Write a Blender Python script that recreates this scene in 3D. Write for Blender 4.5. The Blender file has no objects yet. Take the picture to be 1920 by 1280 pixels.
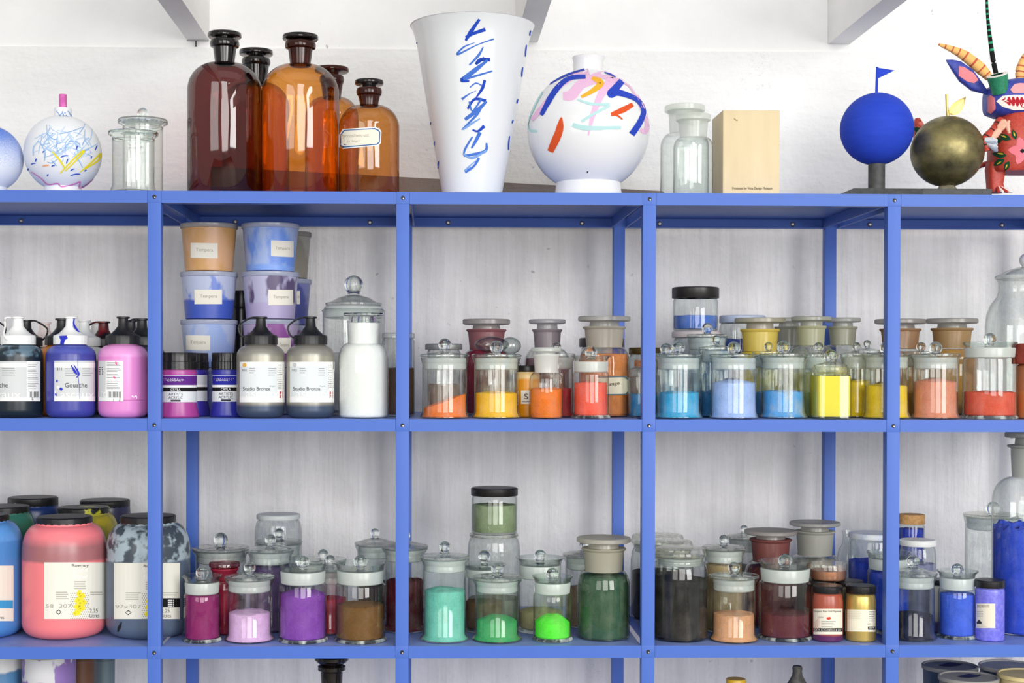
import bpy, bmesh, math, random
from mathutils import Vector, Matrix, noise
from mathutils.bvhtree import BVHTree
PI = math.pi
random.seed(4)
S = bpy.context.scene
COL = S.collection

# ------------------------------------------------------------------ camera
F, D = 2800.0, 2.52                       # focal length in pixels of a 1920 wide frame, distance to the rack
YAW, PIT, ROL, CX, CY = .02267, -.00845, -.00228, 867.37, 713.35
BAY, X0, ZT, ZM, ZL, DEP = .41691, -.46109, .2863, -.09675, -.48007, .42126
c, s = math.cos(YAW), math.sin(YAW)
A = Matrix(((c, -s, 0), (s, c, 0), (0, 0, 1)))
c, s = math.cos(PIT), math.sin(PIT)
A = Matrix(((1, 0, 0), (0, c, s), (0, -s, c))) @ A
c, s = math.cos(ROL), math.sin(ROL)
A = Matrix(((c, 0, -s), (0, 1, 0), (s, 0, c))) @ A
RIGHT, FWD, UP = A[0].copy(), A[1].copy(), A[2].copy()
EYE = Vector((0, -D, 0))
cam = bpy.data.cameras.new('camera'); co = bpy.data.objects.new('camera', cam); COL.objects.link(co)
m = Matrix.Identity(4)
for i in range(3):
    m[i][0], m[i][1], m[i][2], m[i][3] = RIGHT[i], UP[i], -FWD[i], EYE[i]
co.matrix_world = m
cam.sensor_width = 36; cam.lens = F * 36 / 1920
cam.shift_x = (960 - CX) / 1920; cam.shift_y = (CY - 640) / 1920
cam.clip_start = .05; cam.clip_end = 60
S.camera = co

def ray(px, py):
    return (RIGHT * ((px - CX) / F) + FWD - UP * ((py - CY) / F)).normalized()
def at(px, py, Y):
    d = ray(px, py); return EYE + d * ((Y + D) / d.y)
def mpp(px, py, Y):                       # metres per pixel there
    return (at(px, py, Y) - EYE).dot(FWD) / F

# ------------------------------------------------------------------ materials
def lin(h):
    if not isinstance(h, str): return tuple(h)
    h = h.lstrip('#'); v = [int(h[i:i + 2], 16) / 255 for i in (0, 2, 4)]
    return tuple(x / 12.92 if x <= .04045 else ((x + .055) / 1.055) ** 2.4 for x in v)
def rgba(h): return (*lin(h), 1)
def sc(h, k): return tuple(min(1, x * k) for x in lin(h))
class NT:
    def __init__(s, name):
        s.m = bpy.data.materials.new(name); s.m.use_nodes = True; s.t = s.m.node_tree; s.t.nodes.clear()
        s.out = s.n('ShaderNodeOutputMaterial')
    def n(s, typ, ins=None, **kw):
        nd = s.t.nodes.new(typ)
        for k, v in kw.items(): setattr(nd, k, v)
        for k, v in (ins or {}).items():
            if isinstance(v, bpy.types.NodeSocket): s.t.links.new(v, nd.inputs[k])
            else: nd.inputs[k].default_value = v
        return nd
    def coord(s): return s.n('ShaderNodeTexCoord').outputs['Object']
    def math(s, op, a, b=0.0, clamp=False):
        nd = s.n('ShaderNodeMath', {0: a, 1: b}, operation=op, use_clamp=clamp); return nd.outputs[0]
    def noise(s, vec, scale, detail=3.0, rough=.5):
        return s.n('ShaderNodeTexNoise', {'Vector': vec, 'Scale': scale, 'Detail': detail, 'Roughness': rough}).outputs['Fac']
    def mapv(s, vec, scale): return s.n('ShaderNodeMapping', {'Vector': vec, 'Scale': scale}).outputs[0]
    def mix(s, fac, a, b):
        nd = s.n('ShaderNodeMix', data_type='RGBA')
        for k, v in ((0, fac), (6, a), (7, b)):
            if isinstance(v, bpy.types.NodeSocket): s.t.links.new(v, nd.inputs[k])
            else: nd.inputs[k].default_value = v
        return nd.outputs[2]
    def step(s, v, lo, hi):
        return s.n('ShaderNodeMapRange', {0: v, 1: lo, 2: hi, 3: 0.0, 4: 1.0}, clamp=True).outputs[0]
    def bump(s, h, strength, dist=.001):
        return s.n('ShaderNodeBump', {'Height': h, 'Strength': strength, 'Distance': dist}).outputs[0]
    def done(s, sh): s.t.links.new(sh, s.out.inputs[0]); return s.m
    def prin(s, ins): return s.done(s.n('ShaderNodeBsdfPrincipled', ins).outputs[0])
CACHE = {}
def cached(f):
    def g(*a):
        k = (f.__name__,) + a
        if k not in CACHE: CACHE[k] = f(*a)
        return CACHE[k]
    return g
@cached
def plain(col, rough=.5, spec=.5, metal=0.0):
    t = NT('paint'); return t.prin({'Base Color': rgba(col), 'Roughness': rough, 'Specular IOR Level': spec, 'Metallic': metal})
@cached
def ink(col): return plain(col, .7, .15)
@cached
def mottled(col, col2, scale=60.0, rough=.5, lo=.4, hi=.65, metal=0.0):
    t = NT('mottled'); f = t.step(t.noise(t.coord(), scale, 5.0), lo, hi)
    return t.prin({'Base Color': t.mix(f, rgba(col), rgba(col2)), 'Roughness': rough, 'Metallic': metal})
@cached
def liquid(low, high, z, rough=.3, smear=None, soft=.002):
    """translucent plastic: paint up to height z, a thinner film of it on the wall above"""
    t = NT('paint_filled_plastic'); v = t.coord(); zz = t.n('ShaderNodeSeparateXYZ', {0: v}).outputs[2]
    wob = t.math('MULTIPLY', t.math('SUBTRACT', t.noise(v, 25.0), .5), .006)
    f = t.step(t.math('ADD', zz, wob), z - soft, z + soft)
    hi = rgba(high)
    if smear: hi = t.mix(t.step(t.noise(v, 45.0, 4.0), .47, .56), hi, rgba(smear))
    base = t.mix(f, rgba(low), hi)
    return t.prin({'Base Color': base, 'Roughness': rough, 'Subsurface Weight': 0.0})
@cached
def glass(dust='#e8ece8', amt=.10, edge='#7f8c85', tint='#fafdfb'):
    """thin blown glass: clear across, greener and more reflective along the wall, filmed with powder"""
    t = NT('thin_glass')
    fac = t.n('ShaderNodeLayerWeight', {'Blend': .5}).outputs['Facing']
    thick = t.math('POWER', fac, 3.2)
    tr = t.n('ShaderNodeBsdfTransparent', {'Color': t.mix(thick, rgba(tint), rgba(edge))}).outputs[0]
    gl = t.n('ShaderNodeBsdfGlossy', {'Color': (1, 1, 1, 1), 'Roughness': .03}).outputs[0]
    fr = t.math('ADD', t.math('MULTIPLY', t.math('POWER', fac, 4.0), .75), .055, True)
    a = t.n('ShaderNodeMixShader', {0: fr, 1: tr, 2: gl}).outputs[0]
    v = t.coord()
    st = t.noise(t.mapv(v, (90, 90, 9)), 1.0, 3.0)
    bl = t.noise(v, 40.0, 4.0)
    d = t.math('MULTIPLY', t.step(t.math('ADD', st, bl), .92, 1.35), amt * 1.5, True)
    df = t.n('ShaderNodeBsdfDiffuse', {'Color': rgba(dust)}).outputs[0]
    return t.done(t.n('ShaderNodeMixShader', {0: d, 1: a, 2: df}).outputs[0])
@cached
def tinted(tint, edge, refl=.07):
    t = NT('coloured_glass')
    fac = t.n('ShaderNodeLayerWeight', {'Blend': .5}).outputs['Facing']
    tr = t.n('ShaderNodeBsdfTransparent', {'Color': t.mix(t.math('POWER', fac, 2.6), rgba(tint), rgba(edge))}).outputs[0]
    v = t.coord()
    bmp = t.bump(t.noise(t.mapv(v, (1, 1, .35)), 22.0, 1.0), .25, .01)
    gl = t.n('ShaderNodeBsdfGlossy', {'Color': (1, 1, 1, 1), 'Roughness': .04, 'Normal': bmp}).outputs[0]
    fr = t.math('ADD', t.math('MULTIPLY', t.math('POWER', fac, 4.0), .45), refl, True)
    return t.done(t.n('ShaderNodeMixShader', {0: fr, 1: tr, 2: gl}).outputs[0])
@cached
def solid_glass(col='#f4faf6', rough=0.0):
    t = NT('solid_glass')
    return t.prin({'Base Color': rgba(col), 'Roughness': rough, 'IOR': 1.42, 'Transmission Weight': 1.0})
@cached
def frosted(col='#dfe8e2', clear=.25):
    t = NT('ground_glass')
    df = t.n('ShaderNodeBsdfDiffuse', {'Color': rgba(col)}).outputs[0]
    tl = t.n('ShaderNodeBsdfTranslucent', {'Color': rgba(col)}).outputs[0]
    a = t.n('ShaderNodeMixShader', {0: .4, 1: df, 2: tl}).outputs[0]
    tr = t.n('ShaderNodeBsdfTransparent', {'Color': (.95, .97, .96, 1)}).outputs[0]
    a = t.n('ShaderNodeMixShader', {0: clear, 1: a, 2: tr}).outputs[0]
    g = t.n('ShaderNodeBsdfGlossy', {'Roughness': .25}).outputs[0]
    return t.done(t.n('ShaderNodeMixShader', {0: .05, 1: a, 2: g}).outputs[0])
@cached
def pigment(col, grain=1.0):
    if min(lin(col)) > .8: grain = .2
    t = NT('pigment_powder'); v = t.coord()
    a = t.noise(v, 55.0, 4.0); b = t.noise(v, 420.0, 3.0, .7)
    f = t.step(t.math('ADD', t.math('MULTIPLY', a, .6), t.math('MULTIPLY', b, .6 * grain)), .42, .78)
    base = t.mix(f, (*sc(col, .80 if grain > .5 else .95), 1), (*[min(1, x * 1.12 + .012) for x in lin(col)], 1))
    cr = t.step(t.noise(v, 210.0, 5.0, .75), .63, .69)
    base = t.mix(t.math('MULTIPLY', cr, .62 * grain), base, (*sc(col, .35), 1))
    bp = t.bump(t.math('ADD', a, b), .6, .0012)
    return t.prin({'Base Color': base, 'Roughness': .95, 'Specular IOR Level': .1, 'Normal': bp})

@cached
def banded(low, mid_, high, z0, z1):
    """paint jar: paint to z0, an emptied greyish band to z1, a film of paint on the shoulder"""
    t = NT('paint_filled_plastic'); v = t.coord(); zz = t.n('ShaderNodeSeparateXYZ', {0: v}).outputs[2]
    zz = t.math('ADD', zz, t.math('MULTIPLY', t.math('SUBTRACT', t.noise(v, 30.0), .5), .006))
    b = t.mix(t.step(zz, z0 - .002, z0 + .003), rgba(low), rgba(mid_)); b = t.mix(t.step(zz, z1 - .012, z1 + .006), b, rgba(high))
    return t.prin({'Base Color': b, 'Roughness': .3})
def plaster(name, col, col2, sx, sz, bump):
    t = NT(name); v = t.coord()
    st = t.noise(t.mapv(v, (sx, 1, sz)), 1.0, 5.0, .6)
    lump = t.noise(v, 9.0, 4.0)
    base = t.mix(t.step(t.math('ADD', st, lump), .75, 1.25), rgba(col), rgba(col2))
    pits = t.step(t.noise(t.mapv(v, (1, 1, .8)), 60.0, 2.0, .5), .725, .76)
    pm = t.math('MULTIPLY', pits, t.step(t.noise(v, 3.0, 2.0), .48, .62))
    base = t.mix(t.math('MULTIPLY', pm, .6), base, rgba('#6b6864'))
    h = t.math('ADD', t.math('MULTIPLY', st, .9), t.math('MULTIPLY', t.noise(v, 70.0, 4.0), .5))
    return t.prin({'Base Color': base, 'Roughness': .85, 'Specular IOR Level': .2, 'Normal': t.bump(h, bump, .006)})

# ------------------------------------------------------------------ mesh helpers
def lathe(bm, prof, seg=40, mi=0, o=(0, 0, 0), rib=0, ribn=0):
    rings = []
    for r, z in prof:
        if r < 1e-6: rings.append([bm.verts.new((o[0], o[1], o[2] + z))])
        else:
            row = []
            for i in range(seg):
                a = 2 * PI * i / seg
                q = r + (rib if (ribn and (i * ribn // seg * 2 + (2 * i * ribn // seg)) % 2) else 0)
                row.append(bm.verts.new((o[0] + q * math.cos(a), o[1] + q * math.sin(a), o[2] + z)))
            rings.append(row)
    for a, b in zip(rings, rings[1:]):
        for i in range(seg):
            j = (i + 1) % seg
            if len(a) == 1 and len(b) == 1: continue
            if len(a) == 1: f = bm.faces.new((a[0], b[j], b[i]))
            elif len(b) == 1: f = bm.faces.new((a[i], a[j], b[0]))
            else: f = bm.faces.new((a[i], a[j], b[j], b[i]))
            f.material_index = mi
    return bm
def arc(cx, cz, rx, rz, a0, a1, n=6):
    return [(cx + rx * math.cos(math.radians(a0 + (a1 - a0) * i / n)), cz + rz * math.sin(math.radians(a0 + (a1 - a0) * i / n))) for i in range(n + 1)]
def box(bm, lo, hi, bev=0.0, mi=0, rot=None, piv=None):
    v = [bm.verts.new((x, y, z)) for x in (lo[0], hi[0]) for y in (lo[1], hi[1]) for z in (lo[2], hi[2])]
    fs = [bm.faces.new([v[i] for i in q]) for q in ((0, 1, 3, 2), (4, 6, 7, 5), (0, 4, 5, 1), (2, 3, 7, 6), (0, 2, 6, 4), (1, 5, 7, 3))]
    for f in fs: f.material_index = mi
    if bev: bmesh.ops.bevel(bm, geom=list({e for f in fs for e in f.edges}), offset=bev, segments=2, profile=.6, affect='EDGES', material=-1)
    return bm
def tube(bm, pts, rad, seg=10, mi=0):
    pts = [Vector(p) for p in pts]; n = len(pts)
    if not hasattr(rad, '__len__'): rad = [rad] * n
    rings = []; up = Vector((0, 0, 1))
    for i, p in enumerate(pts):
        t = (pts[min(i + 1, n - 1)] - pts[max(i - 1, 0)]).normalized()
        a = t.cross(up)
        if a.length < .2: a = t.cross(Vector((0, 1, 0)))
        a.normalize(); b = t.cross(a)
        rings.append([bm.verts.new(p + (a * math.cos(2 * PI * k / seg) + b * math.sin(2 * PI * k / seg)) * rad[i]) for k in range(seg)])
    for a, b in zip(rings, rings[1:]):
        for k in range(seg):
            f = bm.faces.new((a[k], a[(k + 1) % seg], b[(k + 1) % seg], b[k])); f.material_index = mi
    for r, fl in ((rings[0], True), (rings[-1], False)):
        f = bm.faces.new(r if not fl else r[::-1]); f.material_index = mi
    return bm
def spline(pts, n=8):
    pts = [Vector(p) for p in pts]; out = []
    for i in range(len(pts) - 1):
        p0, p1, p2, p3 = pts[max(i - 1, 0)], pts[i], pts[i + 1], pts[min(i + 2, len(pts) - 1)]
        for k in range(n):
            u = k / n
            out.append(.5 * ((2 * p1) + (p2 - p0) * u + (2 * p0 - 5 * p1 + 4 * p2 - p3) * u * u + (3 * p1 - p0 - 3 * p2 + p3) * u ** 3))
    return out + [pts[-1]]
def mk(name, bm, mats, parent=None, loc=None, smooth=35, label=None):
    bmesh.ops.recalc_face_normals(bm, faces=bm.faces[:]) if smooth is not None else None
    me = bpy.data.meshes.new(name); bm.to_mesh(me); bm.free()
    for q in (mats if isinstance(mats, (list, tuple)) else [mats]): me.materials.append(q)
    if smooth:
        me.polygons.foreach_set('use_smooth', [True] * len(me.polygons)); me.set_sharp_from_angle(angle=math.radians(smooth))
    o = bpy.data.objects.new(name, me); COL.objects.link(o)
    if parent: o.parent = parent
    if loc is not None: o.location = loc
    if label: o['label'] = label
    return o
def tag(o, label, cat, group=None):
    o['label'] = label; o['category'] = cat
    if group: o['group'] = group
    return o
def thing(name, loc, label, cat, group=None, rz=0.0):
    o = bpy.data.objects.new(name, None); COL.objects.link(o); o.location = loc; o.rotation_euler = (0, 0, rz)
    o.empty_display_size = .02
    return tag(o, label, cat, group)
def struct(name, bm, mats, **k):
    o = mk(name, bm, mats, **k); o['kind'] = 'structure'; return o
def B(): return bmesh.new()

FONT = bpy.data.curves.new('lettering_source', 'FONT')
def glyphs(txt):
    FONT.body = txt
    o = bpy.data.objects.new('lettering_source', FONT); COL.objects.link(o)
    bpy.context.view_layer.update()
    me = bpy.data.meshes.new_from_object(o.evaluated_get(bpy.context.evaluated_depsgraph_get()))
    v = [(q.co.x, q.co.y) for q in me.vertices]; f = [tuple(p.vertices) for p in me.polygons]
    bpy.data.objects.remove(o); bpy.data.meshes.remove(me)
    return v, f
class Decal:
    """ink, paper and brush strokes laid on the surface of an object (given in picture coordinates, lifted a hair off the surface)"""
    def __init__(s, src, loc, into=None, mats=None):
        src.normal_update(); s.bvh = BVHTree.FromBMesh(src); s.loc = Vector(loc); s.bm = into if into is not None else B(); s.mats = mats if mats is not None else []
        s.d = ray(960, 640)
    def mi(s, mat):
        if mat not in s.mats: s.mats.append(mat)
        return s.mats.index(mat)
    def hit(s, px, py, lift, cx):
        for k in range(40):
            d = ray(px, py); h = s.bvh.ray_cast(EYE - s.loc, d)
            if h[0] is not None:
                n = h[1]
                if n.dot(d) > 0: n = -n
                return h[0] + n * lift
            px += (1 if cx > px else -1) * .8
        return None
    def faces(s, v2, fs, mat, lift):
        cx = sum(v[0] for v in v2) / len(v2)
        vs = [s.hit(x, y, lift, cx) for x, y in v2]
        vs = [s.bm.verts.new(p) if p is not None else None for p in vs]; k = s.mi(mat)
        for f in fs:
            q = [vs[i] for i in f]
            if None in q or len(set(q)) < 3: continue
            try: ff = s.bm.faces.new(q); ff.material_index = k
            except ValueError: pass
    def rect(s, x0, y0, x1, y1, mat, lift=.0004, nx=None, ny=None, skew=0.0, cut=0.0):
        nx = nx or max(1, int(abs(x1 - x0) / 4)); ny = ny or max(1, int(abs(y1 - y0) / 12))
        v = []
        for j in range(ny + 1):
            for i in range(nx + 1):
                x = x0 + (x1 - x0) * i / nx; y = y0 + (y1 - y0) * j / ny + skew * i / nx
                v.append((x, y))
        f = [(j * (nx + 1) + i, j * (nx + 1) + i + 1, (j + 1) * (nx + 1) + i + 1, (j + 1) * (nx + 1) + i) for j in range(ny) for i in range(nx)]
        s.faces(v, f, mat, lift)
    def text(s, txt, x, y, w, h, mat, lift=.0008, skew=0.0):
        v, f = glyphs(txt)
        if not v: return
        a0, a1 = min(q[0] for q in v), max(q[0] for q in v); b1 = max(q[1] for q in v); b0 = min(q[1] for q in v)
        s.faces([(x + w * (q[0] - a0) / (a1 - a0), y - h * (q[1] - b0) / (b1 - b0) + skew * (q[0] - a0) / (a1 - a0)) for q in v], f, mat, lift)
    def lines(s, x0, y0, x1, n, dy, mat, h=1.2, ragged=.3, skew=0.0):
        for i in range(n):
            s.rect(x0, y0 + i * dy, x1 - (x1 - x0) * ragged * random.random(), y0 + i * dy + h, mat, .0007, ny=1, skew=skew)
    def stroke(s, pts, w, mat, lift=.0006, sm=6):
        p3 = spline([(p[0], p[1], 0) for p in pts], sm); n = len(p3)
        ws = w if hasattr(w, '__len__') else [w * .6, w, w, w * .6]
        v = []
        for i, p in enumerate(p3):
            t = (p3[min(i + 1, n - 1)] - p3[max(i - 1, 0)]); t = t.normalized() if t.length > 0 else Vector((1, 0, 0))
            u = i / (n - 1) * (len(ws) - 1); a = int(min(u, len(ws) - 2)); ww = ws[a] + (ws[a + 1] - ws[a]) * (u - a)
            q = Vector((-t.y, t.x, 0)) * ww / 2
            v += [(p.x + q.x, p.y + q.y), (p.x, p.y), (p.x - q.x, p.y - q.y)]
        f = []
        for i in range(n - 1):
            f += [(3 * i, 3 * i + 1, 3 * i + 4, 3 * i + 3), (3 * i + 1, 3 * i + 2, 3 * i + 5, 3 * i + 4)]
        s.faces(v, f, mat, lift)
    def poly(s, pts, mat, lift=.0006, rings=5):
        q = []
        for a, b in zip(pts, list(pts[1:]) + [pts[0]]):
            m_ = max(1, int(math.hypot(b[0] - a[0], b[1] - a[1]) / 4))
            q += [(a[0] + (b[0] - a[0]) * i / m_, a[1] + (b[1] - a[1]) * i / m_) for i in range(m_)]
        pts = q; cx = sum(p[0] for p in pts) / len(pts); cy = sum(p[1] for p in pts) / len(pts); n = len(pts)
        v = [(cx, cy)]; f = []
        for k in range(1, rings + 1): v += [(cx + (p[0] - cx) * k / rings, cy + (p[1] - cy) * k / rings) for p in pts]
        for i in range(n):
            j = (i + 1) % n; f.append((0, 1 + i, 1 + j))
            for k in range(rings - 1): f.append((1 + k * n + i, 1 + k * n + n + i, 1 + k * n + n + j, 1 + k * n + j))
        s.faces(v, f, mat, lift)
    def build(s, name, parent, label=None): return mk(name, s.bm, s.mats, parent, smooth=None, label=label)

# ------------------------------------------------------------------ the room
WALLY = .50
BLUE = None
def steel():
    t = NT('blue_enamel'); v = t.coord()
    n1 = t.noise(v, 14.0, 3.0); n2 = t.step(t.noise(v, 160.0, 4.0, .7), .72, .76)
    base = t.mix(n1, rgba('#4669bd'), rgba('#4b6fc4'))
    base = t.mix(t.math('MULTIPLY', n2, .35), base, rgba('#a9b8e6'))
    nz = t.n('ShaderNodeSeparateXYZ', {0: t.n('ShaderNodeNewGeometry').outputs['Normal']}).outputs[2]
    dust = t.math('MULTIPLY', t.step(nz, .6, .95), t.math('ADD', t.math('MULTIPLY', t.noise(v, 30.0, 5.0, .65), .5), .12))  # pale dust on upward faces, also painting in the wall's grazing reflection
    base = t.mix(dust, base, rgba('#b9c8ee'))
    return t.prin({'Base Color': base, 'Roughness': .42, 'Specular IOR Level': .28, 'Normal': t.bump(t.noise(v, 90.0, 2.0), .06, .001)})
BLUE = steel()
ZF = -1.45
def wall_mat(zsplit):
    """plaster brushed upright below, brushed sideways and whiter in the upper zone"""
    t = NT('brushed_plaster'); v = t.coord(); zz = t.n('ShaderNodeSeparateXYZ', {0: v}).outputs[2]
    up = t.step(t.math('ADD', zz, t.math('MULTIPLY', t.noise(v, 6.0), .10)), zsplit + .0, zsplit + .10)
    s1 = t.noise(t.mapv(v, (55, 1, 3.0)), 1.0, 5.0, .6); s2 = t.noise(t.mapv(v, (4, 1, 22)), 1.0, 5.0, .6)
    st = t.math('ADD', t.math('MULTIPLY', s1, t.math('SUBTRACT', 1.0, up)), t.math('MULTIPLY', s2, up))
    f = t.step(t.math('ADD', st, t.noise(v, 9.0, 4.0)), .75, 1.25)
    lo = t.mix(f, rgba('#e1dfdc'), rgba('#f6f4f2')); hi = t.mix(f, rgba('#ecece9'), rgba('#f3f3f0'))
    base = t.mix(up, lo, hi)
    pits = t.math('MULTIPLY', t.step(t.noise(v, 60.0, 2.0, .5), .71, .75), t.step(t.noise(v, 3.0, 2.0), .45, .6))
    crk = t.math('ABSOLUTE', t.math('SUBTRACT', t.noise(t.mapv(v, (1, 1, 1.6)), 7.0, 6.0, .7), .5))
    crk = t.math('MULTIPLY', t.step(crk, .003, .0), t.step(t.noise(v, 5.0, 1.0), .66, .72))
    base = t.mix(t.math('MULTIPLY', t.math('MAXIMUM', pits, crk), .42), base, rgba('#6b6864'))
    h_ = t.math('ADD', t.math('MULTIPLY', st, .9), t.math('MULTIPLY', t.noise(v, 70.0, 4.0), .5))
    return t.prin({'Base Color': base, 'Roughness': .85, 'Specular IOR Level': .2, 'Normal': t.bump(h_, .85, .006)})
zl = at(900, 93, WALLY).z
struct('wall_back', box(B(), (-4, WALLY, ZF), (4, WALLY + .2, zl)), wall_mat(at(900, 385, WALLY).z), smooth=None)
struct('wall_back.001', box(B(), (-4, WALLY + .006, zl), (4, WALLY + .2, zl + 1.0), 0), plaster('wall_top_plaster', '#ededeb', '#f3f3f1', 9, 9, .2), smooth=None)
t = NT('grey_concrete'); struct('floor', box(B(), (-4, -8.0, ZF - .1), (4, WALLY + .2, ZF)), t.prin({'Base Color': t.mix(t.noise(t.coord(), 3.0), rgba('#6b665f'), rgba('#7a746c')), 'Roughness': .7}), smooth=None)
jm = plaster('white_painted_timber', '#f0efec', '#f6f5f2', 30, 30, .15)
for i, (px, py, w) in enumerate(((371, 75, 42), (988, 78, 42), (1574, 82, 42))):
    p = at(px, py, WALLY); hw = w * mpp(px, py, WALLY) / 2
    struct('trim_%d' % (i + 1), box(B(), (p.x - hw, -1.6, p.z), (p.x + hw, WALLY + .006, p.z + .16), .002), jm)
# hairline cracks and pencil cross where the joists meet the wall
bm = B(); box(bm, (at(350, 76, .5).x, WALLY - .002, at(371, 76.5, .5).z - .0006), (at(392, 76, .5).x, WALLY - .0005, at(371, 76.5, .5).z + .0002))
box(bm, (at(366.5, 80, .5).x, WALLY - .002, at(367, 88, .5).z), (at(368.5, 80, .5).x, WALLY - .0005, at(367, 77, .5).z))
o = struct('trim_4', bm, ink('#201e1c'), smooth=None)

# ------------------------------------------------------------------ the rack
PW = .0222
LV = [ZT, ZM, ZL, ZL - .30, ZL - .70]
rack = thing('shelving_rack', (0, 0, ZF), 'blue enamelled steel shelving rack loaded with paint and pigment jars by the white wall', 'shelf')
def rk(name, bm, mats, parent=rack, **k):
    bmesh.ops.translate(bm, verts=bm.verts[:], vec=(0, 0, -ZF)); return mk(name, bm, mats, parent, **k)
RH = .0205
posts = [X0 + i * BAY for i in range(-1, 5)]
chrome = plain('#b9b6ae', .35, .5, .8)
dark = plain('#0e0f14', .6)
for Y in (0, DEP):
    for x in posts:
        ys = (Y, Y + PW) if Y == 0 else (Y - PW, Y)
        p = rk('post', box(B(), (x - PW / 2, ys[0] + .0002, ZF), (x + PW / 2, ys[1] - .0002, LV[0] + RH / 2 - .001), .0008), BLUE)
        for z in LV:
            bm = box(B(), (x - PW / 2 - .0003, ys[0] - .0003, z - RH / 2), (x + PW / 2 + .0003, ys[1] + .0003, z + RH / 2), .0007)
            if Y == 0:
                n0 = set(bm.verts); lathe(bm, [(0, .0004), (.0030, .0004), (.0034, 0)], 16, 1)
                bmesh.ops.transform(bm, verts=[v for v in bm.verts if v not in n0], matrix=Matrix.Translation((x, ys[0] - .0003, z)) @ Matrix.Rotation(PI / 2, 4, 'X'))
                n0 = set(bm.verts); lathe(bm, [(0, .0009), (.0011, .0008), (.0014, .0004)], 10, 2)
                bmesh.ops.transform(bm, verts=[v for v in bm.verts if v not in n0], matrix=Matrix.Translation((x + .0010, ys[0] - .0003, z - .0012)) @ Matrix.Rotation(PI / 2, 4, 'X'))
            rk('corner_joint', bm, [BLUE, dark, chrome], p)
for lv, z in enumerate(LV):
    for i in range(5):
        xa, xb = posts[i] + PW / 2 + .0006, posts[i + 1] - PW / 2 - .0006
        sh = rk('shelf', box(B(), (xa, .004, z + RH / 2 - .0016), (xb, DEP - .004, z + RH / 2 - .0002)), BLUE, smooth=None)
        # the rails are folded angles: an upright face and a return lip
        def angle(y0, y1, l0, l1):
            bm = B(); v = [(y0, z - RH / 2), (y1, z - RH / 2)]
            pr = [(y0, z - RH / 2), (l1, z - RH / 2), (l1, z - RH / 2 + .0015), (y1, z - RH / 2 + .0015), (y1, z + RH / 2), (y0, z + RH / 2)]
            a = [bm.verts.new((xa, p, q)) for p, q in pr]; b = [bm.verts.new((xb, p, q)) for p, q in pr]
            for k in range(6): bm.faces.new((a[k], a[(k + 1) % 6], b[(k + 1) % 6], b[k]))
            bm.faces.new(a[::-1]); bm.faces.new(b); return bm
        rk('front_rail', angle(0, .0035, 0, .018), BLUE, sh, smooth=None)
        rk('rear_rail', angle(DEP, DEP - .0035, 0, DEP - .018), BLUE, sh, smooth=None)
        for x in (xa + .001, xb - .004):
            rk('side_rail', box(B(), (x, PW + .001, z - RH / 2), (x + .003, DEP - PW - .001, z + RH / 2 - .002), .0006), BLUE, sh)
        if lv == 0:
            for x in (xa + .07, xb - .06):
                for yy, zz, ax in ((DEP - .0036, z - .001, 'X'), ):
                    bm = lathe(B(), [(0, .004), (.0025, .0038), (.0046, .002), (.005, 0)], 14)
                    bmesh.ops.transform(bm, verts=bm.verts[:], matrix=Matrix.Translation((x, yy, zz)) @ Matrix.Rotation(PI / 2, 4, 'X'))
                    rk('bolt', bm, chrome, sh)
TOPZ = [z + RH / 2 for z in LV]

FOOT = []                                  # footprints, to keep jars apart
def place(cx, lv, Y, r, z0=None, py=None):
    z = TOPZ[lv] if z0 is None else z0
    yy = py if py is not None else (300, 700, 1120, 1250)[lv]
    X = at(cx, yy, Y).x
    FOOT.append((X, Y, r, lv, z))
    return Vector((X, Y, z))

# ------------------------------------------------------------------ jars
CLEAR = '#eef2ee'
def lighter(h, q=.3): return '#' + ''.join('%02x' % round(int(h[1 + 2 * i:3 + 2 * i], 16) * (1 - q) + 235 * q) for i in range(3))
SG = solid_glass()
def fill_mesh(prof, R, zf, tilt=0.0, mound=0.0, lump=.0012, seg=40):
    """powder: side profile up to zf, then a lumpy top"""
    bm = B(); sd = random.random() * 50
    rows = []
    for r, z in prof: rows.append([(r, z, a) for a in range(seg)])
    zb = prof[-1][1]
    vs = [bm.verts.new((0, 0, prof[0][1]))]
    ring = None
    def top(r, a):
        x, y = r * math.cos(a), r * math.sin(a)
        return zf + tilt * x / R + mound * (1 - (r / R) ** 2) + lump * noise.noise((x * 90 + sd, y * 90, sd)) * 1.6 + lump * noise.noise((x * 300, y * 300 + sd, sd)) * .6
    P = [[(r * math.cos(2 * PI * a / seg), r * math.sin(2 * PI * a / seg), z) for a in range(seg)] for r, z in prof]
    for q in (.0, .96, .8, .55, .3):
        r = R if q == 0 else R * q
        P.append([(r * math.cos(2 * PI * a / seg), r * math.sin(2 * PI * a / seg), top(r, 2 * PI * a / seg) - (.0006 if q == 0 else 0)) for a in range(seg)])
    RV = [[bm.verts.new(p) for p in row] for row in P]
    c0 = vs[0]; c1 = bm.verts.new((0, 0, top(0, 0)))
    for a in range(seg):
        b = (a + 1) % seg
        bm.faces.new((c0, RV[0][b], RV[0][a]))
        for i in range(len(RV) - 1): bm.faces.new((RV[i][a], RV[i][b], RV[i + 1][b], RV[i + 1][a]))
        bm.faces.new((RV[-1][a], RV[-1][b], c1))
    return bm
def knob(bm, z0, zt, r, neck):
    cz = zt - r
    pr = [(0, z0), (neck * 1.5, z0), (neck, z0 + (cz - r - z0) * .5 + .0005)]
    a0 = -90 + math.degrees(math.asin(min(1, neck / r)))
    pr += arc(0, cz, r, r, a0, 90, 10)
    pr[-1] = (0, zt)
    return lathe(bm, pr, 24)

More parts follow.
